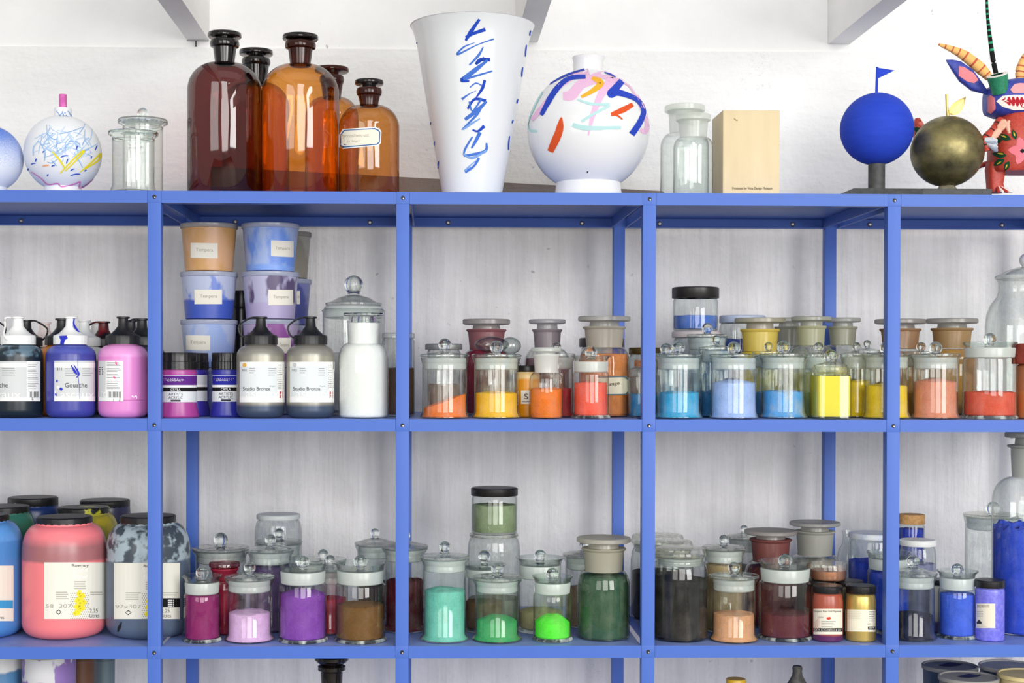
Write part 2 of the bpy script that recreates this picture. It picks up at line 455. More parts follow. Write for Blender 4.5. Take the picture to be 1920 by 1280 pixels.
def apothecary(cx, yt, yb, wb, wl, Y, col, yf, label, group, lv, foot=1.0, tilt=0, mound=.003, dust=.12, seal=True, lidtint=None, knobw=.235, z0=None, deco=None, film=None, kneck=.4):
    """candy style jar: flared foot, straight wall, domed overhanging lid with a ball"""
    k = mpp(cx, (yb + yt) / 2, Y); R = wb / 2 * k; RL = wl / 2 * k; RF = RL * foot
    loc = place(cx, lv, Y, RF, z0, py=yb); z = loc.z
    zb = at(cx, yb, Y).z - z; zt = at(cx, yt, Y).z - z
    root = thing('glass_jar', loc, label, 'jar', group)
    g = glass(film or col or '#dfe3df', dust)
    px = k
    pr = [(0, .0005), (RF * .93, .0004), (RF, .002), (RF, 3.5 * px), (RF * .97, 5 * px), (R * 1.02, 10 * px), (R, 14 * px), (R, zb - 17 * px), (R * 1.0, zb - 13 * px), (R * 1.03, zb - 9 * px), (RL * .97, zb - 3 * px), (RL * .985, zb - .6 * px), (R * .93, zb - .4 * px)]
    mk('jar_body', lathe(B(), pr), g, root)
    lr = (knobw if lv == 2 else knobw * 1.14) * wl / 2 * k
    zk = zt - 2 * lr
    pl = [(0, zb + .0002), (RL * .95, zb + .0002), (RL, zb + 1.5 * px), (RL, zb + 4 * px), (RL * .96, zb + 5.4 * px), (RL * .86, zb + 5.6 * px), (RL * .55, zb + (zk - zb) * .72), (RL * .3, zb + (zk - zb) * .9), (0, zk - .0004)]
    lid = mk('lid', lathe(B(), pl), lidtint or glass('#eef3ee', .30, '#84928a'), root)
    mk('knob', knob(B(), zk - .0003, zt, lr, lr * .62), SG, lid, smooth=60)
    if seal:
        sb = B(); lathe(sb, [(R * .90, zb - 1.5 * px), (R * .95, zb - 3 * px), (R * .95, zb - 10 * px), (R * .93, zb - 12 * px), (R * .95, zb - 14 * px), (R * .94, zb - 22 * px), (R * .86, zb - 24 * px)])
        mk('seal_ring', sb, frosted('#e9efec', .12), root)
    if col:
        zf = at(cx, yf, Y).z - z; RI = R - 2.6 * px
        pp = [(RF * .9, .0022), (RF * .93, 3.4 * px), (RF * .88, 5 * px), (RI, 11 * px)]
        mk('pigment', fill_mesh(pp, RI, zf - mound * .3, tilt, mound), pigment(col), root)
    return root

def weighing(cx, yt, yr, ysh, wb, wl, Y, col, yf, label, group, lv, mound=.002, dust=.12, tilt=0, knobw=.31, seal='#e6efe8', film=None, wn=None):
    """weighing bottle: straight thick wall, ground collar, lid like a shallow dish with a ball in it"""
    k = mpp(cx, yr, Y); R = wb / 2 * k; RL = wl / 2 * k; px = k; RN = (wn or wb * .93) / 2 * k
    loc = place(cx, lv, Y, R + 2 * px, py=yr); z = loc.z
    zt = at(cx, yt, Y).z - z; zr = at(cx, yr, Y).z - z; zs = at(cx, ysh, Y).z - z
    root = thing('glass_jar', loc, label, 'jar', group)
    bm = B()
    lathe(bm, [(0, 2.6 * px), (R * .9, 2.6 * px), (R * .98, 4 * px), (R, 8 * px), (R, zs - 7 * px), (R * .985, zs - 3 * px), (RN, zs - .5 * px), (RN * .98, zs + 1 * px)])
    body = mk('jar_body', bm, glass(film or col or '#dfe3df', dust), root)
    bm = B(); lathe(bm, [(0, .0002), (R, .0002), (R + 2 * px, 1.2 * px), (R + 2.4 * px, 3.4 * px), (R * 1.0, 6.5 * px), (R * .99, 7.0 * px), (R * .92, 5.2 * px), (0, 4.8 * px)])
    mk('base', bm, glass('#e6f0e8', .45, '#9fb3a6'), root)
    zc = zs + (zr - zs) * .62
    bm = B(); lathe(bm, [(RN * .9, zs - 1 * px), (RN * .97, zs + .5 * px), (RN * 1.01, zc - 2 * px), (RN * .99, zc), (RN * .8, zc + .2 * px)])
    mk('ground_collar', bm, frosted(seal, .1), root)
    bm = B(); lathe(bm, [(0, zc + .8 * px), (RN * .97, zc + .8 * px), (RN * 1.0, zc + 2.2 * px), (RN * 1.03, zr - 6 * px), (RL, zr - 1.2 * px), (RL, zr), (RL * .96, zr - .3 * px), (RN * .97, zr - 6 * px), (RN * .93, zc + 3 * px), (0, zc + 2.6 * px)])
    lid = mk('lid', bm, glass('#e8eee9', .04, '#6f7c74'), root)
    lr = knobw * wl / 2 * k
    mk('knob', knob(B(), zc + 2.6 * px, zt, lr, lr * .6), SG, lid, smooth=60)
    if col:
        zf = at(cx, yf, Y).z - z; RI = R - 3.4 * px
        mk('pigment', fill_mesh([(RI * .93, 6.0 * px), (RI, 8.5 * px)], RI, zf - mound * .3, tilt, mound), pigment(col), root)
    return root

def reagent(cx, yt, yl, ysh, wd, wl, wb, Y, col, yf, label, group, lv, neckcol='#d8d8cc', disc='#cfcdbf', dust=.18, tint=None, wn=None, name='reagent_bottle', cat='bottle', thick=8, neckclear=.1, discmat=None, film=None, shoulder=.3, z0=None, necktint=None, fillneck=False, lump=.002):
    """reagent bottle: round shoulder, ground conical neck, flat disc stopper"""
    k = mpp(cx, yl, Y); px = k; R = wb / 2 * k; RD = wd / 2 * k; RLp = wl / 2 * k; RN = (wn or wl * .86) / 2 * k
    loc = place(cx, lv, Y, R, z0, py=yl); z = loc.z
    zt = at(cx, yt, Y + (RD if lv else -RD)).z - z; zl = at(cx, yl, Y).z - z; zs = at(cx, ysh, Y).z - z
    root = thing(name, loc, label, cat, group)
    sh = shoulder * R
    pr = [(0, .001), (R * .9, .0003), (R * .97, 2 * px), (R, 5 * px), (R, zs - 2.2 * sh)] + arc(RN * .98, zs - 2.2 * sh, R - RN * .98, 2.2 * sh - 1 * px, 0, 84, 8)
    g = tint or glass(film or col or '#dfe3df', dust)
    mk('bottle_body', lathe(B(), pr), g, root)
    pn = [(RN * .97, zs - 1.5 * px), (RN * .97, zs + 3 * px), (RN * 1.05, zl - 6 * px), (RLp * .97, zl - 4 * px), (RLp, zl - 2 * px), (RLp * .97, zl - .2 * px), (RN * .85, zl)]
    mk('neck', lathe(B(), pn), necktint or (tint if tint else frosted(neckcol, neckclear)), root)
    th = thick * (.72 if lv == 2 else 1.0) * px
    ps = [(0, zl - .012 if not col else zl - .004), (RN * .8, zl - .004), (RN * .80, zl + .5 * px), (RN * .76, zt - th - 1 * px), (RD * .93, zt - th), (RD, zt - th + 1.5 * px), (RD, zt - 1.5 * px), (RD * .97, zt), (0, zt - .2 * px)]
    mk('stopper', lathe(B(), ps), discmat or tint or frosted(lighter(disc), .30), root)
    if col:
        zf = at(cx, yf, Y).z - z; RI = R - 2.4 * px
        lim = zs - 2.2 * sh
        if fillneck or zf > lim:
            pp = [(RI * .94, 2.5 * px), (RI, 6 * px), (RI, lim)] + [(a - 2.2 * px, b - 1.5 * px) for a, b in arc(RN * .98, lim, R - RN * .98, 2.2 * sh - 1 * px, 12, 84, 6) if b < zf]
            Rt = pp[-1][0]
            if fillneck: pp += [(RN * .94, zs), (RN * 1.0, zf)]; Rt = RN * 1.0
            mk('pigment', fill_mesh(pp, Rt, zf + .0006, 0, .001, .0004), pigment(col), root)
        else:
            mk('pigment', fill_mesh([(RI * .94, 2.5 * px), (RI, 6 * px)], RI, zf, 0, .002, lump), pigment(col), root)
    return root

def screw_jar(cx, yt, yc, wc, wb, Y, col, yf, label, group, lv, cap='#1b1a1b', wn=None, ysh=None, dust=.08, z0=None, opaque=None, capname='screw_cap', name='glass_jar', ribs=0, capm=None, tint=None, film=None, bot=4, mound=0.0, square=0):
    """screw jar with a flat cap; opaque = material of a painted or plastic body"""
    k = mpp(cx, yc, Y); px = k; R = wb / 2 * k; RC = wc / 2 * k; RN = (wn or wb * .9) / 2 * k
    loc = place(cx, lv, Y, max(R, RC), z0, py=yc); z = loc.z
    zt = at(cx, yt, Y + RC * (1 if lv else -1)).z - z; zc = at(cx, yc, Y - RC).z - z
    zs = at(cx, ysh, Y).z - z if ysh else zc - 3 * px
    root = thing(name, loc, label, 'jar', group)
    if ysh: up = arc(RN, zs, R - RN, zc - 1.5 * px - zs, 0, 85, 7) + [(RN, zc - 1 * px), (RN, zc + 2 * px), (RN * .9, zc + 2.2 * px)]
    else: up = [(R, zs - 2 * px), (R * .97, zs), (RN, zc), (RN * .97, zc + 2 * px), (RN * .9, zc + 2.2 * px)]
    b = bot * px
    pr = [(0, .0008), (R - b * .9, .0003)] + arc(R - b, b, b, b - .0003, -75, 0, 5) + up
    src = lathe(B(), pr, 48)
    root['_'] = 0; del root['_']
    body = mk('jar_body', src.copy(), opaque or tint or glass(film or col or '#dfe3df', dust), root)
    cm = capm or plain(cap, .35)
    pc = [(0, zt), (RC * .95, zt - .1 * px), (RC, zt - 2 * px), (RC, zc + 1 * px), (RC * .985, zc), (RN * .9, zc + .2 * px)]
    bm = B(); lathe(bm, pc[:2], 56)
    bm.free(); bm = B(); lathe(bm, pc, 72, rib=-.35 * px if ribs else 0, ribn=ribs)
    mk(capname, bm, cm, root)
    if col and not opaque:
        zf = at(cx, yf, Y).z - z; RI = R - 1.9 * px
        mk('pigment', fill_mesh([(RI * .95, 3.5 * px), (RI, 6.5 * px)], RI, min(zf, zc - 4 * px), 0, mound), pigment(col), root)
    return root, src, loc

def squeeze(cx, yn, yc0, yc1, wb, Y, mat, cap, label, group, lv=1, strap=0, wc=None, soil=None):
    """soft paint bottle with rounded shoulders and a spouted cap on a strap"""
    k = mpp(cx, yc1, Y); px = k; R = wb / 2 * k; RC = (wc or wb * .70) / 2 * k
    loc = place(cx, lv, Y, R, py=yc1); z = loc.z
    zn = at(cx, yn, Y).z - z; za = at(cx, yc0, Y).z - z; zb = at(cx, yc1, Y).z - z
    root = thing('paint_bottle', loc, label, 'bottle', group)
    b = 15 * px; q = 24 * px
    pr = [(0, .001), (R - b, .0003)] + arc(R - b, b, b, b - .0003, -80, 0, 6) + arc(R - q, zb - q * .9, q, q * .9, 0, 76, 7) + [(RC * .9, zb + 1 * px)]
    src = lathe(B(), pr, 48)
    mk('bottle_body', src.copy(), mat, root)
    cm = plain(cap, .42) if isinstance(cap, str) else cap
    bm = B()
    lathe(bm, [(RC * .8, zb + .4 * px), (RC, zb + .4 * px), (RC, za - 2 * px), (RC * .97, za)], 72, rib=-.5 * px, ribn=24)
    rn = 9.5 * px; zc = za + (zn - za) * .50
    lathe(bm, [(RC * .97, za), (RC * .72, za + (zc - za) * .18), (RC * .5, za + (zc - za) * .55), (rn * 1.05, zc), (rn * .95, zn - 4 * px), (rn * 1.3, zn - 3 * px), (rn * 1.3, zn - .5 * px), (rn * 1.2, zn), (0, zn)], 36)
    cp = mk('spout_cap', bm, cm, root)
    if strap:
        d = strap
        pts = [(d * RC * .96, 0, za - 5 * px), (d * RC * 1.22, 0, za + 2 * px), (d * RC * 1.32, 0, za + (zn - za) * .45), (d * RC * 1.05, 0, zn - 10 * px), (d * RC * .6, 0, zn - 2.5 * px), (d * rn * .9, 0, zn - 1.2 * px)]
        if strap in (2, -2):
            d = strap / 2
            pts = [(d * rn, 0, zn - 2 * px), (d * RC * .72, -.002, zn - 3 * px), (d * RC * .70, -.006, za + (zn - za) * .5), (d * RC * .62, -RC * .72, za + 1 * px), (d * RC * .35, -RC * .97, za - 9 * px)]
        mk('cap_strap', tube(B(), spline(pts, 6), 1.7 * px, 8), cm, cp)
    return root, src, loc

def tub(cx, yt, yb, wt, wbm, Y, mat, label, group, lv, z0=None, lid=True, lidcol='#c9d0e2', name='plastic_tub', zt=None, lidmat=None):
    k = mpp(cx, yt, Y); px = k; RT = wt / 2 * k; RB = wbm / 2 * k
    loc = place(cx, lv, Y, RT, z0, py=yt); z = loc.z
    H = (at(cx, yt, Y).z - z)
    root = thing(name, loc, label, 'tub', group)
    pr = [(0, .0006), (RB * .9, .0003), (RB, .002), (RT * .955, H - 9 * px), (RT * .96, H - 5 * px)]
    src = lathe(B(), pr, 48); mk('tub_body', src.copy(), mat, root)
    lm = lidmat or frosted(lidcol, .12)
    bm = lathe(B(), [(RT * .95, H - 9 * px), (RT * .985, H - 8.5 * px), (RT, H - 7 * px), (RT, H - 1 * px), (RT * .985, H), (RT * .93, H), (RT * .91, H - 3 * px), (0, H - 3 * px)], 48)
    mk('lid', bm, lm, root)
    return root, src, loc, H

# ================================================================== top shelf
GT = 'painted and glass vessels on top of the rack'
WG = plain('#eceef0', .18)
def vase_round(cx, cy, rx, yneck, nw, yfoot, fw, Y, mats, label, neckflare=1.1, seg=64, footcol=None, waist=None):
    k = mpp(cx, cy, Y); R = rx * k
    loc = place(cx, 0, Y, R, py=cy); z = loc.z
    zc = at(cx, cy, Y).z - z; zn = at(cx, yneck, Y).z - z
    root = thing('vase', loc, label, 'vase', GT)
    rn = nw / 2 * k; rf = fw / 2 * k; rw = (waist or fw * .92) / 2 * k
    a0 = math.degrees(math.asin(-math.sqrt(max(0, 1 - (rw / R) ** 2)))); a1 = math.degrees(math.acos(rn / R))
    zw = zc + R * math.sin(math.radians(a0))
    pr = [(0, .001), (rf * .9, 0), (rf, .001), (rf, .003), (rw + (rf - rw) * .3, zw * .55 + .001)] + arc(0, zc, R, R, a0, a1, 28)
    zs = pr[-1][1]
    pr += [(rn * .97, zs + (zn - zs) * .35), (rn * .98, zs + (zn - zs) * .7), (rn * neckflare, zn - .001), (rn * neckflare * .97, zn), (rn * .88, zn - .002), (rn * .85, zs), (0, zs - .004)]
    src = lathe(B(), pr, seg)
    return root, src, loc, zn
# sprayed blue ball vase, cut by the left border
t = NT('sprayed_blue_glaze'); v = t.coord(); zz = t.n('ShaderNodeSeparateXYZ', {0: v}).outputs[2]
f = t.step(t.math('ADD', zz, t.math('ADD', t.math('MULTIPLY', t.math('SUBTRACT', t.noise(v, 700.0, 2.0), .5), .07), t.math('MULTIPLY', t.math('SUBTRACT', t.noise(v, 18.0), .5), .02))), .045, .108)
spray = t.prin({'Base Color': t.mix(f, rgba('#e2e8f2'), rgba('#2f6fd8')), 'Roughness': .4})
root, src, loc, zn = vase_round(-20, 298, 62, 205, 30, 358, 70, .08, None, 'white ball vase sprayed blue on top, at the left end of the top shelf')
mk('vase_body', src, spray, root)
# scribbled ball vase
root, src, loc, zn = vase_round(118, 288, 71.5, 203, 33, 358, 74, .085, None, 'white ball vase scribbled blue and yellow, with a pink stick in its neck', .97)
mats = [plain('#e9ecf0', .45)]; bm = src.copy(); d = Decal(src, loc, bm, mats)
rnd = random.Random(7)
for i in range(74):
    a = rnd.uniform(0, 2 * PI); r = rnd.random() ** .6 * 58; x = 118 + r * math.cos(a) * 1.05; y = 273 + r * math.sin(a) * .55
    L = rnd.uniform(8, 24); b = rnd.choice((-.9, -.6, .5, 1.2, 2.0)) + rnd.uniform(-.3, .3)
    pts = [(x + L * (j - 1) * math.cos(b) + rnd.uniform(-4, 4), y + L * (j - 1) * math.sin(b) * .8 + rnd.uniform(-4, 4)) for j in range(3)]
    d.stroke(pts, rnd.uniform(1.0, 2.2), ink(rnd.choice(('#9cc0e8', '#b7d0ee', '#86aede', '#c2d6ee', '#a9c4e6'))), .0004 + i * 3e-6, 4)
for x, y, w, h in ((68, 300, 2, 6), (100, 311, 6, 2), (121, 293, 14, 3), (126, 302, 3, 9), (144, 277, 3, 7), (180, 277, 4, 9), (141, 327, 18, 3), (63, 307, 8, 2), (90, 328, 3, 3), (53, 318, 3, 5), (160, 320, 4, 2), (171, 295, 2, 4), (136, 318, 8, 4), (82, 285, 3, 3)):
    d.stroke([(x - w / 2, y + h / 2), (x, y - 1), (x + w / 2, y - h / 2)], 2.2, ink('#2a56c0'), .0009)
for p in ([(113, 324), (130, 306), (150, 286), (157, 284), (140, 303), (122, 320)], [(150, 322), (172, 303), (188, 288), (184, 300), (166, 312), (158, 317)], [(98, 284), (112, 300), (122, 316)]):
    d.stroke(p, 3.2, ink('#ead92e'), .001)
d.stroke([(60, 322), (78, 334), (90, 345), (108, 343), (116, 350), (140, 344), (150, 340), (148, 353), (163, 345), (178, 333)], 2.4, ink('#d884c4'), .0011)
d.stroke([(80, 311), (92, 309)], 3, ink('#eda87a'), .0011)
for i in range(9):
    x = 106 + 3.4 * i; d.stroke([(x, 208 + (i % 3) * 4), (x + 4, 212 + (i % 2) * 7)], 1.4, ink('#6f9bd8'), .001)
mk('vase_body', bm, mats, root, smooth=40)
k = mpp(118, 190, .085)
mk('stick', lathe(B(), [(0, zn - .02), (7 * k, zn - .02), (7 * k, zn + 25 * k), (6.4 * k, zn + 26 * k), (0, zn + 26 * k)], 28), mottled('#d25fae', '#e07cc0', 80.0, .6), root)
# two clear jars
def plain_jar(cx, yr, wb, wl, Y, label, knobtop=None, lv=0):
    k = mpp(cx, yr, Y); px = k; R = wb / 2 * k; RL = wl / 2 * k; loc = place(cx, lv, Y, R, py=yr); z = loc.z; zr = at(cx, yr, Y).z - z
    root = thing('glass_jar', loc, label, 'jar', GT)
    g = glass('#f2f4f2', .05, '#8d978f')
    pr = [(0, .003), (RL * .88, .0025), (RL * .96, .001), (RL * .97, .003), (R * 1.01, 14 * px), (R, 24 * px), (R, zr - 22 * px), (R * 1.01, zr - 16 * px), (R * 1.02, zr - 11 * px)]
    mk('jar_body', lathe(B(), pr), g, root)
    bm = lathe(B(), [(R * 1.0, zr - 14 * px), (R * 1.02, zr - 10 * px), (RL, zr - 6 * px), (RL * 1.01, zr - 3 * px), (RL, zr), (RL * .95, zr - .5 * px), (RL * .93, zr - 4 * px), (R * .95, zr - 9 * px), (R * .96, zr - 14 * px)])
    mk('rim', bm, SG, root)
    mk('base', lathe(B(), [(0, .0004), (RL * .9, .0004), (RL * .93, .003), (R * .94, 6 * px), (0, 5 * px)]), SG, root)
    if knobtop:
        zt = at(cx, knobtop, Y).z - z
        lid = mk('lid', lathe(B(), [(0, zr + .0004), (RL * .92, zr + .0004), (RL * .96, zr + 2 * px), (RL * .6, zr + 5 * px), (0, zr + 6 * px)]), g, root)
        mk('knob', knob(B(), zr + 5 * px, zt, 10.5 * px, 7 * px), SG, lid)
plain_jar(250, 248, 78, 92, .055, 'empty clear glass jar without a lid, in front of the empty knobbed jar')
plain_jar(268, 226, 74, 92, .145, 'empty clear glass jar with knobbed lid, partly behind the lidless jar', 202)
# amber apothecary bottles
GA = 'brown apothecary bottles on top of the rack'
dk = ('#a4645e', '#2c1c1c'); am = ('#f8c878', '#66300c'); amo = ('#f5c67a', '#6e3810')
def amber(cx, yt, yl, ysh, wd, wl, wb, Y, pair, label, wn, stop, thick=14, shoulder=.36):
    return reagent(cx, yt, yl, ysh, wd, wl, wb, Y, None, 0, label, GA, 0, tint=tinted(*pair), wn=wn, name='apothecary_bottle', thick=thick, discmat=stop, shoulder=shoulder, necktint=tinted(*stop2) if False else None)
blk = NT('black_glass').prin({'Base Color': rgba('#120d0c'), 'Roughness': .12, 'Coat Weight': .3})
brn = NT('deep_brown_glass').prin({'Base Color': rgba('#4a1a0c'), 'Roughness': .12, 'Transmission Weight': .55, 'IOR': 1.45})
def bottle(cx, yt, yl, ysh, wd, wl, wb, Y, pair, label, wn, neckm, stopm, thick=9):
    k = mpp(cx, yl, Y); px = k; R = wb / 2 * k; RD = wd / 2 * k; RLp = wl / 2 * k; RN = wn / 2 * k
    loc = place(cx, 0, Y, R, py=300); z = loc.z
    zt = at(cx, yt, Y - RD).z - z; zl = at(cx, yl + 4, Y).z - z; zs = at(cx, ysh, Y).z - z
    root = thing('apothecary_bottle', loc, label, 'bottle', GA)
    sh = .74 * R
    pr = [(0, .012), (R * .5, .008), (R * .86, .001), (R * .95, 2 * px), (R, 8 * px), (R, zs - sh)] + [(RN * .98 + (R - RN * .98) * math.cos(a), zs - sh + sh * math.sin(a)) for a in [PI / 2 * i / 14 for i in range(1, 14)]] + [(RN * .98, zs)]
    src = lathe(B(), pr, 64)
    mk('bottle_body', src.copy(), tinted(*pair), root)
    mk('neck', lathe(B(), [(RN * .96, zs - 2 * px), (RN * .97, zs + 4 * px), (RN * 1.14, zl - 15 * px), (RLp * .96, zl - 13 * px), (RLp, zl - 9 * px), (RLp, zl - 5 * px), (RLp * .95, zl - 1 * px), (RN * .9, zl)], 40), neckm, root)
    th = thick * px
    mk('stopper', lathe(B(), [(0, zl - .02), (RN * .8, zl - .02), (RN * .72, zl + 1 * px), (RN * .70, zt - th - 1 * px), (RD * .95, zt - th), (RD, zt - th + 2 * px), (RD, zt - 2.5 * px), (RD * .97, zt), (0, zt)], 40), stopm, root)
    return root, src, loc
bottle(421, 55, 71, 119, 63, 55, 138, .085, dk, 'tall dark maroon bottle with black stopper, first of the brown bottles', 38, blk, blk)
r2, s2, l2 = bottle(563, 59, 74, 122, 67, 58, 145, .088, am, 'largest amber orange bottle with black stopper, between the maroon and the labelled bottle', 40, brn, blk)
r3, s3, l3 = bottle(692, 146, 161, 198, 54, 48, 113, .07, amo, 'smallest amber bottle, the one with a blue bordered paper label', 36, brn, blk, 8)
bottle(480, 88, 105, 156, 63, 54, 124, .225, am, 'brown bottle of which mostly the black neck shows, between the maroon and largest amber bottles', 42, blk, blk)
bottle(622, 121, 138, 183, 64, 46, 100, .225, am, 'orange bottle with wide flat stopper, half hidden behind the labelled bottle', 36, brn, brn, 8)
d = Decal(s3, l3)
oc = [(636, 253), (643, 242), (704, 238), (712, 242), (715, 247), (714, 268), (709, 273), (643, 279), (636, 276)]
def inset(pts, q):
    cx = sum(p[0] for p in pts) / len(pts); cy = sum(p[1] for p in pts) / len(pts)
    return [(cx + (p[0] - cx) * (1 - q / 38), cy + (p[1] - cy) * (1 - q / 20)) for p in pts]
d.poly(oc, ink('#eef0ee'), .0005); d.poly(inset(oc, 2.2), ink('#2d5f9e'), .0008); d.poly(inset(oc, 4.2), ink('#e9e4d4'), .0011)
d.text('Pyrrosilwerett', 640, 260, 52, 8, ink('#b3ac9b'), .0014, -2); d.text('(1 liter)', 652, 268, 24, 5, ink('#b9b3a4'), .0014, -1)
d.build('label', r3, 'white paper label with blue border')
# big white cup with blue brush writing
k = mpp(886, 45, .12); loc = place(886, 0, .12, 58 * k, py=45); z = loc.z
root = thing('porcelain_cup', loc, 'tall flared white porcelain beaker with blue brush writing down its front', 'vase', GT)
zr = at(886, 50, .12).z - z
pr = [(0, .001), (50 * k, .0003), (54 * k, .002), (57 * k, 16 * k)]
for i in range(1, 22):
    u = i / 21; pr.append(((57 + 53.5 * u + 5 * max(0, (u - .88) / .12) ** 2) * k, 16 * k + (zr - 16 * k) * u))
pr += [(117 * k, zr + .6 * k), (115 * k, zr + 1.4 * k), (112 * k, zr), (98 * k, zr - 40 * k), (52 * k, 20 * k), (0, 18 * k)]
src = lathe(B(), pr, 72); bm = src.copy(); mats = [plain('#e4e7ea', .22)]; d = Decal(src, loc, bm, mats)
b1, b2, b3 = ink('#2148b8'), ink('#4674cc'), ink('#7da3de')
W = [([(899, 36), (886, 55), (873, 76)], [5, 6, 8, 4], b1), ([(873, 70), (890, 62), (910, 55)], [5, 6, 7], b1), ([(926, 73), (895, 84), (858, 102), (870, 88), (890, 80)], [3, 2, 4, 3, 1], b2), ([(906, 88), (897, 104), (880, 122)], [2, 5, 3], b2),
     ([(919, 112), (900, 112), (893, 120), (908, 108)], [7, 6, 4, 5], b1), ([(914, 113), (890, 132), (866, 150)], [4, 9, 8], b2), ([(864, 150), (890, 143), (923, 133)], [6, 4, 3], b2), ([(868, 145), (866, 151), (880, 152)], [3, 6, 3], b1),
     ([(909, 150), (904, 166), (892, 184)], [5, 6, 2], b1), ([(881, 164), (892, 156), (903, 160)], [2, 3, 2], b2), ([(866, 186), (880, 176), (893, 170)], [5, 2, 1], b2), ([(877, 204), (890, 186), (911, 189)], [4, 5, 6], b1), ([(880, 190), (886, 208), (902, 186)], [3, 3, 4], b2), ([(912, 190), (896, 206), (872, 224)], [4, 8, 6], b2), ([(903, 198), (893, 216), (866, 243)], [5, 5, 2], b2), ([(900, 222), (884, 232), (868, 243)], [2, 4, 3], b3),
     ([(908, 236), (896, 246), (886, 243)], [7, 4, 3], b1), ([(900, 248), (892, 264), (884, 278)], [7, 6, 3], b2), ([(886, 256), (872, 280), (870, 292)], [3, 4, 2], b2), ([(912, 268), (908, 284), (870, 292)], [3, 6, 4], b2), ([(912, 282), (886, 296), (868, 288)], [3, 5, 2], b3), ([(898, 296), (888, 312), (872, 322)], [5, 4, 6], b2), ([(872, 320), (884, 308), (894, 300)], [4, 2, 1], b3)]
for i, (p, w, mm) in enumerate(W): d.stroke([(a, q) for a, q in p], w, mm, .0005 + i * 2e-5, 8)
for x, y, h in ((995, 62, 10), (987, 95, 22), (980, 135, 18), (971, 190, 8), (962, 228, 6), (955, 268, 26), (782, 82, 6), (800, 195, 10), (808, 235, 12), (815, 275, 20), (823, 310, 16)):
    d.stroke([(x, y - h / 2), (x - 1.5, y), (x - 2, y + h / 2)], 2.6, b1, .0006)
mk('cup_body', bm, mats, root, smooth=40)
# round painted vase
root, src, loc, zn = vase_round(1103, 246, 114, 107, 58, 358, 130, .12, None, 'round white porcelain vase on a foot, painted with loose blue, pink, orange and turquoise strokes', 1.06, 80, waist=120)
bm = src.copy(); mats = [plain('#e9eaec', .14)]; d = Decal(src, loc, bm, mats)
bl, pk, tq, og, yl = ink('#2c47bb'), ink('#e8bcdc'), ink('#b4dcdc'), ink('#d9552a'), ink('#efb238')
pk2 = ink('#e3b0d6')
PV = [([(1104, 134), (1072, 146), (1042, 170), (1010, 210), (997, 226)], [12, 10, 8, 10, 6], pk), ([(1120, 146), (1090, 158), (1072, 178), (1056, 180)], [20, 18, 20, 14], pk), ([(1118, 140), (1150, 146), (1128, 176), (1112, 215), (1103, 254)], [8, 24, 14, 10, 2], pk), ([(1150, 148), (1180, 160), (1200, 194), (1213, 228), (1210, 246), (1200, 243)], [5, 7, 9, 9, 10, 6], pk),
      ([(996, 246), (990, 232), (1003, 200), (1018, 172)], [3, 3, 3, 3], tq), ([(994, 245), (1008, 246)], 5, tq),
      ([(1096, 130), (1060, 142), (1030, 158)], [4, 4, 2], bl), ([(1098, 144), (1066, 148), (1040, 172), (1016, 214)], [8, 9, 11, 8], bl), ([(1040, 172), (1030, 188), (1015, 216)], [10, 11, 6], bl),
      ([(1166, 152), (1152, 168), (1146, 176), (1160, 174), (1192, 186), (1206, 206), (1200, 228), (1184, 252)], [12, 14, 16, 12, 9, 9, 11, 12], bl), ([(1133, 136), (1145, 140), (1154, 145)], [2, 3, 2], bl),
      ([(1110, 146), (1126, 156), (1112, 170), (1090, 182)], [6, 13, 9, 5], yl), ([(1053, 220), (1048, 248), (1032, 284)], [2, 13, 15, 11], og), ([(1186, 196), (1168, 206), (1146, 215)], [8, 11, 7], og), ([(1146, 215), (1156, 216), (1167, 224)], [6, 4, 2], og),
      ([(1083, 187), (1110, 195), (1143, 196)], [3, 5, 5], tq), ([(1143, 198), (1116, 212), (1090, 228)], [5, 5, 5], tq), ([(1074, 234), (1100, 240), (1164, 239)], [8, 9, 5], tq)]
for i, (p, w, mm) in enumerate(PV): d.stroke(p, w, mm, .0005 + i * 2.5e-5, 10)
d.stroke([(1100.5, 321.5), (1102.5, 322.5)], 3, ink('#26221f'), .0006)
mk('vase_body', bm, mats, root, smooth=40)
# two clear reagent bottles
reagent(1300, 210, 224, 258, 65, 60, 74, .05, None, 0, 'empty clear reagent bottle with disc stopper, standing against the plywood box', GT, 0, '#eef1ea', '#e9ece2', .06, wn=52, discmat=frosted('#eef2e8', .55), neckclear=.5, thick=12, shoulder=.26)
reagent(1284, 192, 206, 250, 75, 66, 90, .135, None, 0, 'larger empty clear reagent bottle, behind the clear bottle by the plywood box', GT, 0, '#eef1ea', '#e9ece2', .05, wn=58, discmat=frosted('#eef2e8', .55), neckclear=.55, thick=12, shoulder=.26)
# plywood box
ply = NT('birch_plywood'); v = ply.coord()
g = ply.noise(ply.mapv(v, (14, 14, 3)), 4.0, 4.0)
ply = ply.prin({'Base Color': ply.mix(g, rgba('#cdb890'), rgba('#dbcaa6')), 'Roughness': .6})
a, b = at(1356, 206, .055), at(1462, 206, .055)
z0 = TOPZ[0]; loc = Vector(((a.x + b.x) / 2, .055 + .05, z0)); hw = (b.x - a.x) / 2; H = a.z - z0
root = thing('wooden_box', loc, 'pale plywood box standing upright beside the clear reagent bottles', 'box')
bm = B(); T = .0035
box(bm, (-hw, -.05, 0), (hw, -.05 + T, H), .0004)
src = bm.copy(); mk('front_panel', bm, ply, root)
for x in (-hw, hw - T): mk('side_panel', box(B(), (x, -.05 + T + .0002, 0), (x + T, .05, H), .0004), ply, root)
mk('top_panel', box(B(), (-hw + T + .0002, -.05 + T + .0002, H - T), (hw - T - .0002, .05, H), .0004), ply, root)
